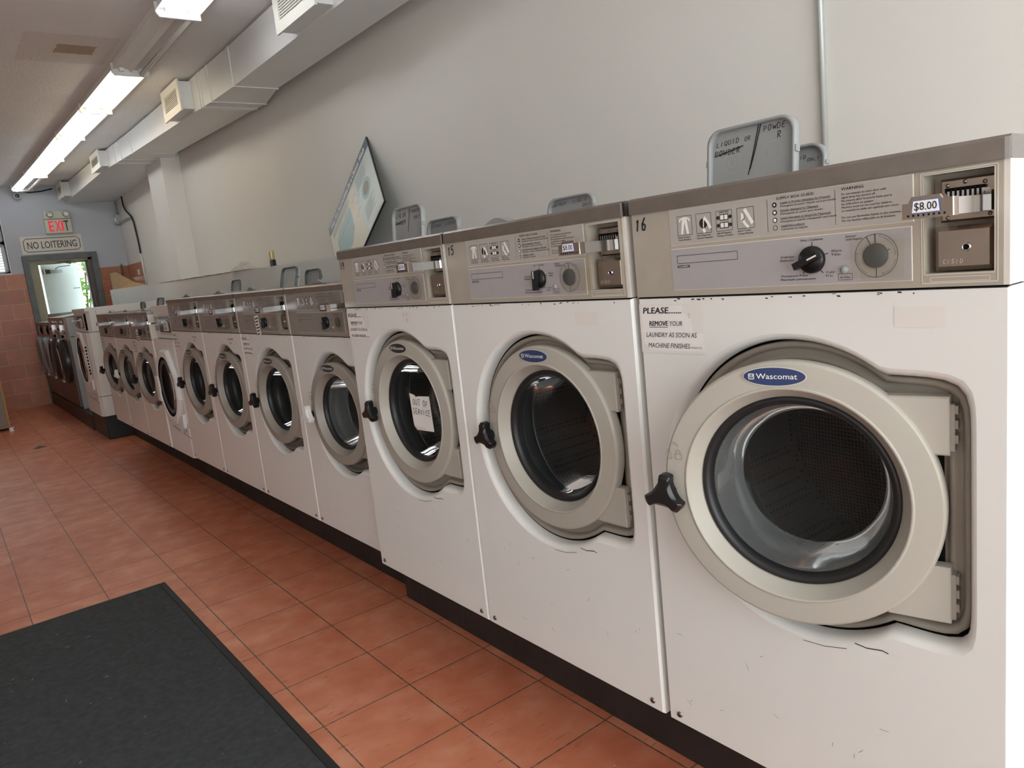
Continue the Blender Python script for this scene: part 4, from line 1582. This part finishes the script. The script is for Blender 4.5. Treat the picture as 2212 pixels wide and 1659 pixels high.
def loader_mouth(b, cx, cz, R):
    b.M = Matrix.Diagonal((1, .42, 1, 1))
    b.m('dark_gap').lathe([(R * .975, -.057), (R * .92, -.050), (R * .88, -.046), (R * .86, -.03)], cx, cz, 48)
    b.m('dial_grey').lathe([(R * .88, -.046), (R * .82, -.050), (R * .78, -.044), (R * .76, -.03)], cx, cz, 48)
    b.m('dark_gap').lathe([(R * .86, -.032), (R * .8, -.018), (.0, -.004)], cx, cz, 40)  # near-black disc stands in for the shade inside the drum


def loader_glass(b, cx, cz, R):
    b.M = Matrix.Diagonal((1, .42, 1, 1))
    b.m('dim_glass').lathe([(R * .80, -.046), (R * .7, -.036), (R * .4, -.024), (0, -.020)], cx, cz, 40)


def loader(xf, yl, zb, W, D, H, seam, cz, R, label, vents, cx=None, key='L'):
    cx = cx or W * .47
    rt = thing('tumble_dryer', (xf, yl, zb), label, 'dryer', 'white dryers with wide bezel doors', -PI / 2)
    b = MB()
    loader_body(b, W, D, H, seam)
    b.build('cabinet', rt, bevel=.003)
    b = MB()
    loader_door(b, cx, cz, R, vents)
    d = b.build('door', rt)
    b = MB()
    loader_mouth(b, cx, cz, R)
    b.build('rubber_gasket', d)
    b = MB()
    loader_glass(b, cx, cz, R)
    b.build('glass_bowl', d)
    # square control panel with coin slide and pasted paper
    z0, z1 = seam + .03, H - .06
    b = MB().m('plastic_white').box(.02, W * .25, .024, .032, z0, z1)
    b.m('lid_grey').box(.03, W * .22, .022, .026, z0 + .02, z0 + (z1 - z0) * .45)
    b.box(.03, W * .22, .022, .026, z0 + (z1 - z0) * .52, z1 - .01)
    b.build('switch_column', rt)
    b = MB().m('plate_edge').box(W * .28, W * .80, .020, .032, z0 - .005, z1)
    b.m('dial_grey').box(W * .30, W * .78, .017, .022, z0 + .012, z1 - .012)
    b.m('dark_gap').box(W * .84, W * .93, .022, .032, z0 - .01, z1 + .01)
    cp = b.build('coin_panel', rt)
    MB().m('chrome').box(W * .36, W * .46, -.05, .02, z0 + (z1 - z0) * .58, z0 + (z1 - z0) * .66).build('coin_slide', cp)
    b = MB().m('paper').add([(W * .50, .0145, z0 + .02), (W * .75, .0145, z0 + .022), (W * .74, .0145, z1 - .045), (W * .66, .0145, z1 - .03), (W * .54, .0145, z1 - .035)], [(0, 1, 2, 3, 4)])
    b.m('marker_ink').hand('LOST', W * .55, z0 + (z1 - z0) * .42, .022, .0138, w=.6)
    b.hand('FOUND', W * .53, z0 + (z1 - z0) * .22, .020, .0138, w=.55)
    b.build('paper_notice', cp)
    b = MB().m('dark_gap').stroke([(W * .25, .175), (W * .98, .135)], .004, -.001)
    b.stroke([(W * .62, .17), (W * .80, .165), (W * .95, .235)], .004, -.001)
    b.build('seam_lines', rt)
    return rt


loader(.055, 5.490, .311, .560, .66, .985, .770, .455, .205, 'white dryer with a note on its square panel, right of the three small washers', False)
loader(.062, 9.08, .240, .80, .86, 1.080, .845, .565, .235, 'tall white dryer with a black vent strip along its door, on the black block', True, cx=.40)


# ------------------------------------------------------------------ dark machines in the far corner
def dark_machine(yl, zb, W, H, label, doorm, tall, rear, xf=.07):
    rt = thing('tumble_dryer', (xf, yl, zb), label, 'dryer', 'dark machines in the far corner', -PI / 2)
    b = MB()
    b.m('brown_steel').box(0, W - .004, 0, .03, .80, H)
    b.m('dark_steel').box(0, W - .004, 0, .03, .03, .80)
    b.add([(0, 0, .03), (W - .004, 0, .03), (W - .004, .05, .0), (0, .05, .0)], [(0, 1, 2, 3)])
    b.m('side_bluegrey').box(0, W - .002, .03, .62, 0, H - .004)
    b.m('dark_gap').box(0, W, .04, .60, .835, .842)
    b.m('white_paint').add([(0, .0, H), (W, .0, H), (W, .62, H + .012), (0, .62, H + .012), (0, .3, H + .02), (W, .3, H + .02)], [(0, 1, 5, 4), (4, 5, 2, 3)])
    b.build('cabinet', rt)
    R = .265
    cx, cz = W * .5, .56
    b = MB().m(doorm)
    b.lathe([(R, .0), (R * 1.0, -.04), (R * .95, -.062), (R * .86, -.072), (R * .74, -.066), (R * .70, -.05)], cx, cz, 56)
    d = b.build('door', rt)
    MB().m('dark_door').lathe([(R * .71, -.052), (R * .5, -.064), (0, -.07)], cx, cz, 40).build('door_window', d)
    MB().m('chrome').cbox(cx - .03, cx + .05, -.088, -.066, cz - R * .93, cz - R * .80, .004).build('handle', d)
    b = MB().m('plate_grey')
    rg = random.Random(int(yl * 10))
    if tall:
        b.box(.06, .22, -.004, 0, .90, 1.0)
        b.m('chrome').box(.34, .42, -.02, 0, .90, .98)
        b.m('paper').box(.27, .36, -.006, 0, .86, .97)
        b.m('plate_grey').box(.40, .50, -.008, 0, .86, .92)
        b.m('dark_gap').box(.40, .46, -.016, 0, .83, .86)
        b.lathe([(.018, 0), (.016, -.02), (0, -.022)], .24, .93, 14)
        b.m('chrome').lathe([(.022, 0), (.02, -.02), (0, -.022)], .53, 1.01, 14)
        b.m('chrome').lathe([(.018, 0), (.016, -.015), (0, -.018)], .10, 1.01, 14)
        b.m('paper').box(.56, .60, -.004, 0, .83, .87)
    else:
        b.box(.08, .28, -.003, 0, .86, .95)
        b.m('dark_gap').box(.40, .43, -.01, 0, .87, .93)
        b.box(.52, .54, -.01, 0, .85, .97)
    b.build('control_panel', rt)
    if rear:
        b = MB().m('side_bluegrey').box(0.01, W - .01, .16, .60, H, H + .10)
        b.m('chrome').lathe([(.012, .16), (.01, .145), (0, .144)], W * .3, H + .05, 12)
        b.lathe([(.012, .16), (.01, .145), (0, .144)], W * .8, H + .05, 12)
        b.build('rear_hood', rt)
    return rt


_dk = dark_machine(9.765 + .69, .175, .69, 1.068, 'dark dryer with a black door beside the tall white dryer', 'dark_door', True, False)
_b = MB().m('paper').add([(.30, -.078, .70), (.35, -.078, .735), (.40, -.076, .66), (.42, -.073, .50), (.385, -.075, .44), (.37, -.077, .58)], [(0, 1, 2, 3, 4, 5)])
_b.build('paper_notice', _dk, label='white paper strip on the door glass')
dark_machine(10.46 + .69, .175, .69, 1.068, 'second dark dryer with a black door, left of its twin', 'dark_door', True, False)
dark_machine(11.155 + .69, .175, .69, 1.008, 'grey dryer with a silver door ring, next to the black-doored ones', 'silver_door', False, True)
dark_machine(11.85 + .69, .175, .69, 1.008, 'silver-doored dryer against the brown tiles in the far corner', 'silver_door', False, True)


# ------------------------------------------------------------------ ceiling lights
LY = [3.62, 4.92, 6.25, 7.54, 8.75, 10.02, 11.23, 12.44]
LX = [.405, .405, .400, .370, .330, .303, .270, .225]


def light_fix(i, lit, label):
    y0, y1 = LY[i], LY[i + 1]
    xa, xb = LX[i], LX[i + 1]
    L = math.hypot(y1 - y0, xb - xa) - .012
    rt = thing('ceiling_light', (xa, y0 + .004, CEIL), label, 'ceiling light', 'row of twin-tube ceiling lights', math.atan2(-(xb - xa), (y1 - y0)))
    hm = 'white_paint' if any(lit) else 'reflector_dim'  # unlit fixture: missing glow is put into a greyer housing colour
    b = MB().m(hm)
    b.box(-.115, .115, 0, L, -.045, 0)
    for s in (-1, 1):
        b.add([(s * .115, 0, -.045), (s * .13, 0, -.055), (s * .13, L, -.055), (s * .115, L, -.045)], [(0, 1, 2, 3)])
    b.add([(-.02, 0, -.045), (0, 0, -.068), (.02, 0, -.045), (-.02, L, -.045), (0, L, -.068), (.02, L, -.045)], [(0, 1, 4, 3), (1, 2, 5, 4)])
    b.build('housing', rt)
    for y in (-.002, L - .004):
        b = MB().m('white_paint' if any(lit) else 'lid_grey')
        b.prism([(-.13, -.005), (.13, -.005), (.13, -.090), (-.112, -.090), (-.13, -.066)], y, y + .006)
        b.build('end_plate', rt)
    for s, t in zip((-1, 1), lit):
        for y, yy in ((.02, .045), (L - .045, L - .02)):
            MB().m('plastic_white').box(s * .068 - .016, s * .068 + .016, y, yy, -.068, -.045).build('lamp_holder', rt)
        if t:
            b = MB().m(t).tube([(s * .068, .022, -.078), (s * .068, L - .022, -.078)], .0165, 16)
            b.build('tube', rt)
    return rt


C, W_, O = 'tube_cool', 'tube_warm', 'tube_off'
light_fix(0, (C, C), 'lit twin-tube ceiling light cut by the top edge, nearest the camera')
light_fix(1, (None, O), 'unlit grey ceiling light with a tube missing, second from the top edge')
light_fix(2, (W_, W_), 'warm lit twin-tube ceiling light just beyond the unlit one')
light_fix(3, (W_, C), 'lit ceiling light two beyond the unlit one')
light_fix(4, (C, C), 'lit cool white ceiling light three beyond the unlit one')
light_fix(5, (C, W_), 'lit ceiling light, second from the back wall')
light_fix(6, (C, O), 'last ceiling light at the back wall, only one tube lit')

# ------------------------------------------------------------------ air duct with side outlets
DT = CEIL - .015


def duct_sec(b, sa, sb):
    (ya, la, ra, za), (yb, lb, rb, zb) = sa, sb
    A = [(la, ya, DT), (la, ya, za), (ra, ya, za), (ra, ya, DT)]
    B = [(lb, yb, DT), (lb, yb, zb), (rb, yb, zb), (rb, yb, DT)]
    b.loops([A, B], smooth=False, cap0=True, cap1=True)


duct = thing('air_duct', (0, 0, 0), 'long white rectangular air duct under the ceiling above the washers', 'air duct')
secs = [(-2.0, .92, 1.247, 2.79), (5.60, .92, 1.247, 2.793), (6.10, .912, 1.340, 2.797), (6.36, .908, 1.332, 2.806), (8.66, .860, 1.285, 2.853), (9.10, .842, 1.388, 2.862), (10.0, .80, 1.398, 2.874), (BACK, .735, 1.398, 2.835)]
for sa, sb in zip(secs[:-1], secs[1:]):
    b = MB().m('duct_white')
    duct_sec(b, sa, sb)
    b.build('duct_section', duct)
for (y, l, r, z), dy in [(secs[1], 0), (secs[2], 0), (secs[3], 0), (secs[4], 0), (secs[5], 0), ((6.30, .909, 1.333, 2.804), 0), ((9.35, .83, 1.390, 2.864), 0)]:
    b = MB().m('duct_white')
    t = .006
    b.box(l - t, l + .001, y - .012, y + .012, z - t, DT)
    b.box(l + .0012, r + t, y - .012, y + .012, z - t, z + .002)
    b.build('joint_strip', duct)


def outlet(y0, y1, xd, xf, z0, z1, label=None):
    """a short box on the duct's side, with a louvred grille on its face"""
    b = MB().m('duct_white').box(xf + .012, xd + .02, y0, y1, z0, z1)
    o = b.build('outlet_box', duct)
    b = MB().m('grille_white')
    f = .045
    b.box(xf, xf + .014, y0 - .015, y1 + .015, z0 - .015, z0 + f)
    b.box(xf, xf + .014, y0 - .015, y1 + .015, z1 - f, z1 + .015)
    b.box(xf, xf + .014, y0 - .015, y0 + f, z0 + f, z1 - f)
    b.box(xf, xf + .014, y1 - f, y1 + .015, z0 + f, z1 - f)
    n = 9
    for k in range(n):
        z = z0 + f + (z1 - z0 - 2 * f) * (k + .5) / n
        h = (z1 - z0 - 2 * f) / n
        b.add([(xf + .004, y0 + f, z - h * .5), (xf + .004, y1 - f, z - h * .5), (xf + .012, y1 - f, z + h * .56), (xf + .012, y0 + f, z + h * .56)], [(0, 1, 2, 3)])
    b.m('dark_gap').box(xf + .0125, xf + .0135, y0 + f, y1 - f, z0 + f, z1 - f)
    b.build('grille', o)


outlet(3.90, 4.42, .92, .803, 2.81, 3.035)
outlet(6.53, 7.02, .91, .795, 2.835, 3.05)
outlet(9.66, 10.16, .83, .72, 2.885, 3.055)
outlet(12.05, 12.50, .745, .64, 2.865, 3.055)

# ------------------------------------------------------------------ conduits, cables, small fittings
tag(MB().m('pipe_paint').tube([(WALLX - .013, 1.385, 1.4), (WALLX - .013, 1.385, CEIL)], .0105, 12).build('wall_conduit'), 'thin vertical metal conduit on the wall behind the washer marked 16', 'pipe')
jb = thing('junction_box', (WALLX, 12.52, 2.56), 'small grey junction box with conduit stubs high in the back right corner', 'junction box')
MB().m('galvanised').box(-.075, 0, -.05, .05, -.07, .07).build('box_body', jb, bevel=.004)
MB().m('chrome').box(-.082, -.075, -.02, .02, -.03, .03).build('cover_plate', jb)
MB().m('galvanised').tube([(-.03, 0, .07), (-.03, .0, .262)], .014, 10).build('conduit_stub', jb)
MB().m('galvanised').tube([(-.03, -.05, -.045), (-.03, -.80, -.06)], .014, 10).build('conduit_stub', jb)
cab = [(1.37, 12.02, 2.836), (1.375, 12.03, 2.70), (1.38, 11.95, 2.62), (1.385, 11.70, 2.51), (1.385, 11.62, 2.42), (1.387, 11.56, 2.10), (1.387, 11.56, 1.99)]
tag(MB().m('cable_black').tube(cab, .011, 8).build('black_cable'), 'black cable drooping from the duct down the right wall', 'cable')
tag(MB().m('plastic_white').tube([(1.386, 11.56, 1.98), (1.386, 11.545, 1.86), (1.386, 11.53, 1.53)], .016, 8).build('cable_cover'), 'white cable cover strip below the black cable', 'cable')
tag(MB().m('cable_black').tube([(.16, 12.50, 3.03), (.30, 12.53, 2.985), (.45, 12.54, 3.0), (.60, 12.52, 3.03)], .009, 8).build('ceiling_cable'), 'thin black cable sagging between the camera and the duct end', 'cable')
sc = thing('security_camera', (.16, BACK, 2.945), 'small white round security camera below the last ceiling light', 'security camera')
_b = MB().m('plastic_white').lathe([(.0, -.075), (.036, -.072), (.046, -.055), (.046, -.012), (.03, 0)], 0, 0, 28)
_b.build('body', sc)
MB().m('plastic_black').lathe([(.030, -.0755), (.012, -.079), (0, -.079)], 0, 0, 24).build('lens', sc)
tag(MB().m('plastic_white').box(WALLX - .022, WALLX - .012, 11.83, 11.93, 1.70, 1.78).build('wall_outlet', bevel=.003), 'small white socket on the brown tiles in the back right corner', 'socket')
fc = thing('soap_dispenser', (1.30, 12.56, 1.80), 'thin upright chrome spout above the cardboard in the back corner', 'dispenser')
MB().m('chrome').tube([(0, 0, -.12), (0, 0, .06), (0, -.015, .09), (0, -.03, .095)], .016, 10).build('spout', fc)
MB().m('chrome').box(-.03, .03, -.02, .028, -.16, -.11).build('wall_plate', fc)

# exit sign and the notice below
ex = thing('exit_sign', (.585, BACK, 2.41), 'cream EXIT sign with two lamp heads above the back door', 'sign')
MB().m('exit_white').box(-.165, .165, -.07, 0, 0, .195).build('sign_box', ex, bevel=.004)
MB().m('exit_white').box(-.165, .165, -.08, 0, .2, .31).build('lamp_housing', ex, bevel=.004)
for x in (-.085, .115):
    b = MB().m('chrome').lathe([(.026, -.08), (.036, -.10), (.034, -.118)], x, .262, 20)
    b.m('dark_steel').lathe([(.040, -.082), (.040, -.105)], x, .262, 20)
    b.m('print_white').lathe([(.033, -.116), (.016, -.108), (.0, -.106)], x, .262, 20)
    b.build('lamp_head', ex)
b = MB().m('exit_red')
b.text('E', -.120, .028, .145, -.0715, w=.058, bold=.012).text('X', -.042, .028, .145, -.0715, w=.068, bold=.012).text('I', .040, .028, .145, -.0715, w=.016, bold=.012)
b.m('exit_dark').text('T', .068, .028, .145, -.0715, w=.062, bold=.012)
b.build('lettering', ex)
nl = thing('warning_sign', (.470, BACK, 2.262), 'cream NO LOITERING sign with a dark border above the back door', 'sign')
MB().m('sign_white').box(-.385, .385, -.012, 0, -.128, .125).build('board', nl)
b = MB().m('sign_brown')
c = .035
q = [(-.350 + c, -.092), (.350 - c, -.092), (.350, -.092 + c), (.350, .092 - c), (.350 - c, .092), (-.350 + c, .092), (-.350, .092 - c), (-.350, -.092 + c), (-.350 + c, -.092), (-.30, -.092)]
b.stroke(q, .009, -.0128)
b.text('NO LOITERING', 0, -.050, .098, -.0128, w=.615, align='c', bold=.008)
b.build('lettering', nl)

# leaning poster
T_ = Vector((1.380, 4.582, 2.255))
R_ = Vector((1.200, 4.162, 1.759))
L_ = Vector((1.300, 5.178, 1.711))
ea = (T_ - L_).normalized()
wa = (T_ - L_).length
eb = (R_ - T_)
eb = (eb - ea * eb.dot(ea)).normalized()
hb = (R_ - T_).length
nn = ea.cross(eb).normalized()
po = thing('poster_board', tuple(L_), 'blue and cream instruction poster leaning askew against the wall behind the washers', 'poster')
PM = Matrix((ea, nn, -eb)).transposed().to_4x4()
if PM.determinant() < 0 or (PM.to_3x3() @ Vector((0, -1, 0))).x > 0:
    PM = Matrix((ea, -nn, -eb)).transposed().to_4x4()
po.matrix_world = Matrix.Translation(L_) @ PM
b = MB().m('poster_edge').box(0, wa, 0, .012, -hb, 0)
b.m('poster_cream').rect(.004, wa - .004, -hb + .004, -.004, -.0006)
b.m('poster_blue').rect(.004, wa - .004, -.095, -.004, -.0012)
b.m('poster_pale').add([(wa * .60, -.0012, -.098), (wa - .004, -.0012, -.098), (wa - .004, -.0012, -hb + .004), (wa * .66, -.0012, -hb + .004)], [(0, 1, 2, 3)])
b.m('print_white').text('Soap Box Instructions for a Cleaner Wash', .045, -.070, .044, -.0018, w=wa * .86, bold=.045, it=.12)
b.m('poster_teal').prism([(.10, -.50), (.10, -.25), (.16, -.20), (.38, -.20), (.38, -.42), (.31, -.50)], -.0016, -.0012)
b.prism([(wa * .80 + .07 * math.cos(2 * PI * k / 30), -.34 + .085 * math.sin(2 * PI * k / 30)) for k in range(30)], -.0020, -.0012)
b.m('lid_grey').disc(wa * .80, -.34, .045, -.0026, .055)
b.m('poster_blue').stroke([(.10, -.30), (.38, -.27)], .004, -.0022)
for k in range(9):
    b.stroke([(wa * .66, -.13 - k * .014), (wa * (.88 - .02 * (k % 3)), -.13 - k * .014)], .003, -.0018)
    b.stroke([(wa * .70, -.46 - k * .014), (wa * (.90 - .02 * (k % 4)), -.46 - k * .014)], .003, -.0018)
    b.stroke([(.05, -.115 - k * .0075), (.40 - .02 * (k % 3), -.115 - k * .0075)], .0018, -.0018)
for x, z in ((.44, -.22), (.50, -.30), (.47, -.40), (.05, -.45)):
    b.stroke([(x + .012 * math.cos(2 * PI * k / 16), z + .014 * math.sin(2 * PI * k / 16)) for k in range(17)], .002, -.0018)
    b.stroke([(x + .02, z + .02), (x + .055, z + .02)], .004, -.0018)
b.m('print_white').rect(wa * .68, wa - .02, -hb + .02, -hb + .055, -.0018)
b.build('printed_board', po)

# things on the partition
cl = MB().m('cloth_grey')
rg = random.Random(11)
nx, ny = 9, 25
vs = []
for j in range(ny):
    for i in range(nx):
        v = j / (ny - 1)
        u = i / (nx - 1)
        hgt = (math.sin(v * PI) ** .6) * (.030 + 0.034 * math.exp(-((v - .36) / .14) ** 2) + .017 * math.sin(v * 17 + u * 5)) * math.sin(u * PI) ** .7
        vs.append((PX - .012 + .10 * u + .01 * math.sin(v * 9), 5.98 + .56 * v, 1.4952 + .003 * v + max(0.001, hgt + rg.uniform(-.003, .003))))
fs = [(j * nx + i, j * nx + i + 1, (j + 1) * nx + i + 1, (j + 1) * nx + i) for j in range(ny - 1) for i in range(nx - 1)]
cl.add(vs, fs, True)
tag(cl.build('rag'), 'crumpled pale grey rag lying on top of the partition', 'cloth')
br = thing('paint_brush', (PX + .012, 5.50, 1.4895), 'small yellow and black bottle-shaped brush standing on the partition ledge', 'brush')
MB().m('plastic_black').box(-.016, .016, -.042, .004, .0, .045).build('grip', br, bevel=.004)
MB().m('brass').box(-.013, .013, -.036, -.002, .045, .112).build('shaft', br, bevel=.004)
MB().m('poster_cream').box(-.010, .010, .006, .045, .0, .105).build('bristles', br, bevel=.006)
cb_ = thing('cardboard_box', (1.10, 11.35, 1.515), 'open flattened brown cardboard box on the partition by the back wall', 'box')
MB().m('cardboard').box(-.12, -.114, -.02, .38, .008, .235).build('front_panel', cb_)
_b = MB().m('cardboard').add([(-.118, -.02, .235), (-.118, -.02, .008), (.02, -.95, .004), (.02, -.92, .022), (-.02, -.50, .075)], [(0, 1, 2, 3, 4)])
_b.add([(-.112, -.02, .235), (-.112, -.02, .008), (.026, -.95, .004), (.026, -.92, .022), (-.014, -.50, .075)], [(4, 3, 2, 1, 0)])
_b.build('folded_flap', cb_)
MB().m('cardboard').box(-.118, .12, -.02, .38, .0, .008).build('bottom_panel', cb_)

# ------------------------------------------------------------------ floor things
fm = thing('floor_mat', (-.447, 2.82, 0), 'large charcoal entrance mat on the terracotta floor', 'mat', rz=math.radians(.5))
_b = MB().m('charcoal_pile').box(-1.75, -.030, -3.2, .930, .0, .0075)
_b.build('pile', fm)
_b = MB().m('mat_edge')
e0 = [(-1.78, -3.23), (0, -3.23), (0, .958), (-1.78, .958)]
e1 = [(-1.752, -3.202), (-.028, -3.202), (-.028, .932), (-1.752, .932)]
_b.loops([[(x, y, 0) for x, y in e0], [(x, y, .002) for x, y in e0], [(x, y, .008) for x, y in e1], [(x, y, 0) for x, y in e1]], smooth=False)
_b.build('rubber_border', fm)
_b = MB().m('lint')
rg = random.Random(5)
for k in range(110):
    x, y = rg.uniform(-1.7, -.05), rg.uniform(-1.3, .9)
    a = rg.uniform(0, PI)
    L = rg.uniform(.002, .008)
    w = .0012
    dx, dy = math.cos(a) * L, math.sin(a) * L
    _b.add([(x - dx, y - dy, .0080), (x + dx, y + dy, .0080), (x + dx - w * math.sin(a), y + dy + w * math.cos(a), .0084), (x - dx - w * math.sin(a), y - dy + w * math.cos(a), .0084)], [(0, 1, 2, 3)])
lo = _b.build('lint_specks', fm)
lo['kind'] = 'stuff'

_b = MB().m('crumb')
for k in range(46):
    y = rg.uniform(.5, 5.5)
    x = rg.uniform(.06, .22) if y < 2.6 else rg.uniform(.0, .29)
    s_ = rg.uniform(.002, .005)
    _b.add([(x - s_, y, .0005), (x, y - s_, .0005), (x + s_, y, .0005), (x, y + s_, .0005), (x, y, s_)], [(0, 1, 4), (1, 2, 4), (2, 3, 4), (3, 0, 4)])
tag(_b.build('floor_crumbs'), 'dusty crumbs scattered on the tiles along the plinth', 'crumbs', kind='stuff')
_b = MB().m('dark_steel')
_b.add([(-.06, -.02, .001), (.0, -.06, .001), (.07, -.03, .001), (.06, .04, .001), (-.02, .05, .001), (.0, .0, .02), (.03, .0, .012)], [(0, 1, 5), (1, 2, 6, 5), (2, 3, 6), (3, 4, 5, 6), (4, 0, 5)])
lt = _b.build('scrap_of_litter')
lt.location = (-.488, 8.70, 0)
tag(lt, 'small dark scrap lying on the floor far down the aisle', 'litter')

cn = thing('folding_counter', (-.60, 10.60, 0), 'end of a grey counter with a yellow wooden edge at the left border', 'counter')
MB().m('laminate_grey').box(-.75, -.012, -.14, .42, .03, .86).build('end_panel', cn)
MB().m('wood_yellow').box(-.012, .008, -.15, .43, .03, .86).build('wood_edge', cn)
MB().m('laminate_grey').box(-.75, .012, -.16, .44, .86, .885).build('counter_top', cn)
for y in (-.10, .36):
    b = MB().m('chrome')
    b.M = Matrix.Rotation(PI / 2, 4, 'X')
    b.lathe([(.0, 0), (.022, 0), (.022, -.008), (.010, -.012), (.010, -.035)], .022, 0, 14)
    b.M = Matrix.Identity(4)
    o = MB().m('chrome')
    o.box(-.01, .03, y - .012, y + .012, .0, .03)
    o.tube([(.03, y, .016), (.045, y, .016)], .015, 12)
    o.build('levelling_foot', cn)

# ------------------------------------------------------------------ outside the back door
def bush(loc, rx, rz, n, seed, label):
    rt = thing('shrub', loc, label, 'shrub', 'shrubs outside the back door')
    rg = random.Random(seed)
    b = MB().m('leaf_green')
    for k in range(n):
        while True:
            p = Vector((rg.uniform(-1, 1), rg.uniform(-1, 1), rg.uniform(-1, 1)))
            if .35 < p.length < 1:
                break
        c = Vector((p.x * rx, p.y * rx * .6, rz + p.z * rz))
        L = rg.uniform(.05, .09)
        ax = Vector((rg.uniform(-1, 1), rg.uniform(-1, 1), rg.uniform(-.8, .8))).normalized()
        sd = ax.orthogonal().normalized()
        sd.rotate(Matrix.Rotation(rg.uniform(0, 6.28), 3, ax))
        up = ax.cross(sd) * L * .12
        b.add([tuple(c - ax * L), tuple(c + sd * L * .42 + up), tuple(c + ax * L), tuple(c - sd * L * .42 + up)], [(0, 1, 2), (0, 2, 3)])
    b.build('foliage', rt)
    b = MB().m('twig')
    for k in range(7):
        a = rg.uniform(0, 6.28)
        b.tube([(0, 0, 0), (rx * .3 * math.cos(a), rx * .2 * math.sin(a), rz), (rx * .7 * math.cos(a), rx * .4 * math.sin(a), rz * 1.6)], .012, 5)
    b.build('stems', rt)


bush((1.02, 14.75, 0), .50, 1.20, 520, 2, 'leafy green shrub seen right of the open back door leaf')
bush((1.75, 16.2, 0), .62, 1.35, 300, 4, 'paler shrub farther off behind the first outside the door')
plane_box('wall_shade_added', 'ground_grey', 2.35, 2.45, BACK + .2, 15.2, -.02, 3.2, 'pale alley wall right of the back door')  # added wall, blocks sky light so the door leaf comes out darker
tag(MB().m('frame_grey').box(-.6, 2.3, BACK + .2, 14.1, 2.55, 2.62).build('door_canopy'), 'flat canopy over the outside of the back door', 'canopy')  # slab added above the doorway only to shade the leaf
plane_box('ground_outside', 'ground_grey', -4, 6, BACK + .2, 24, -.12, -.02)
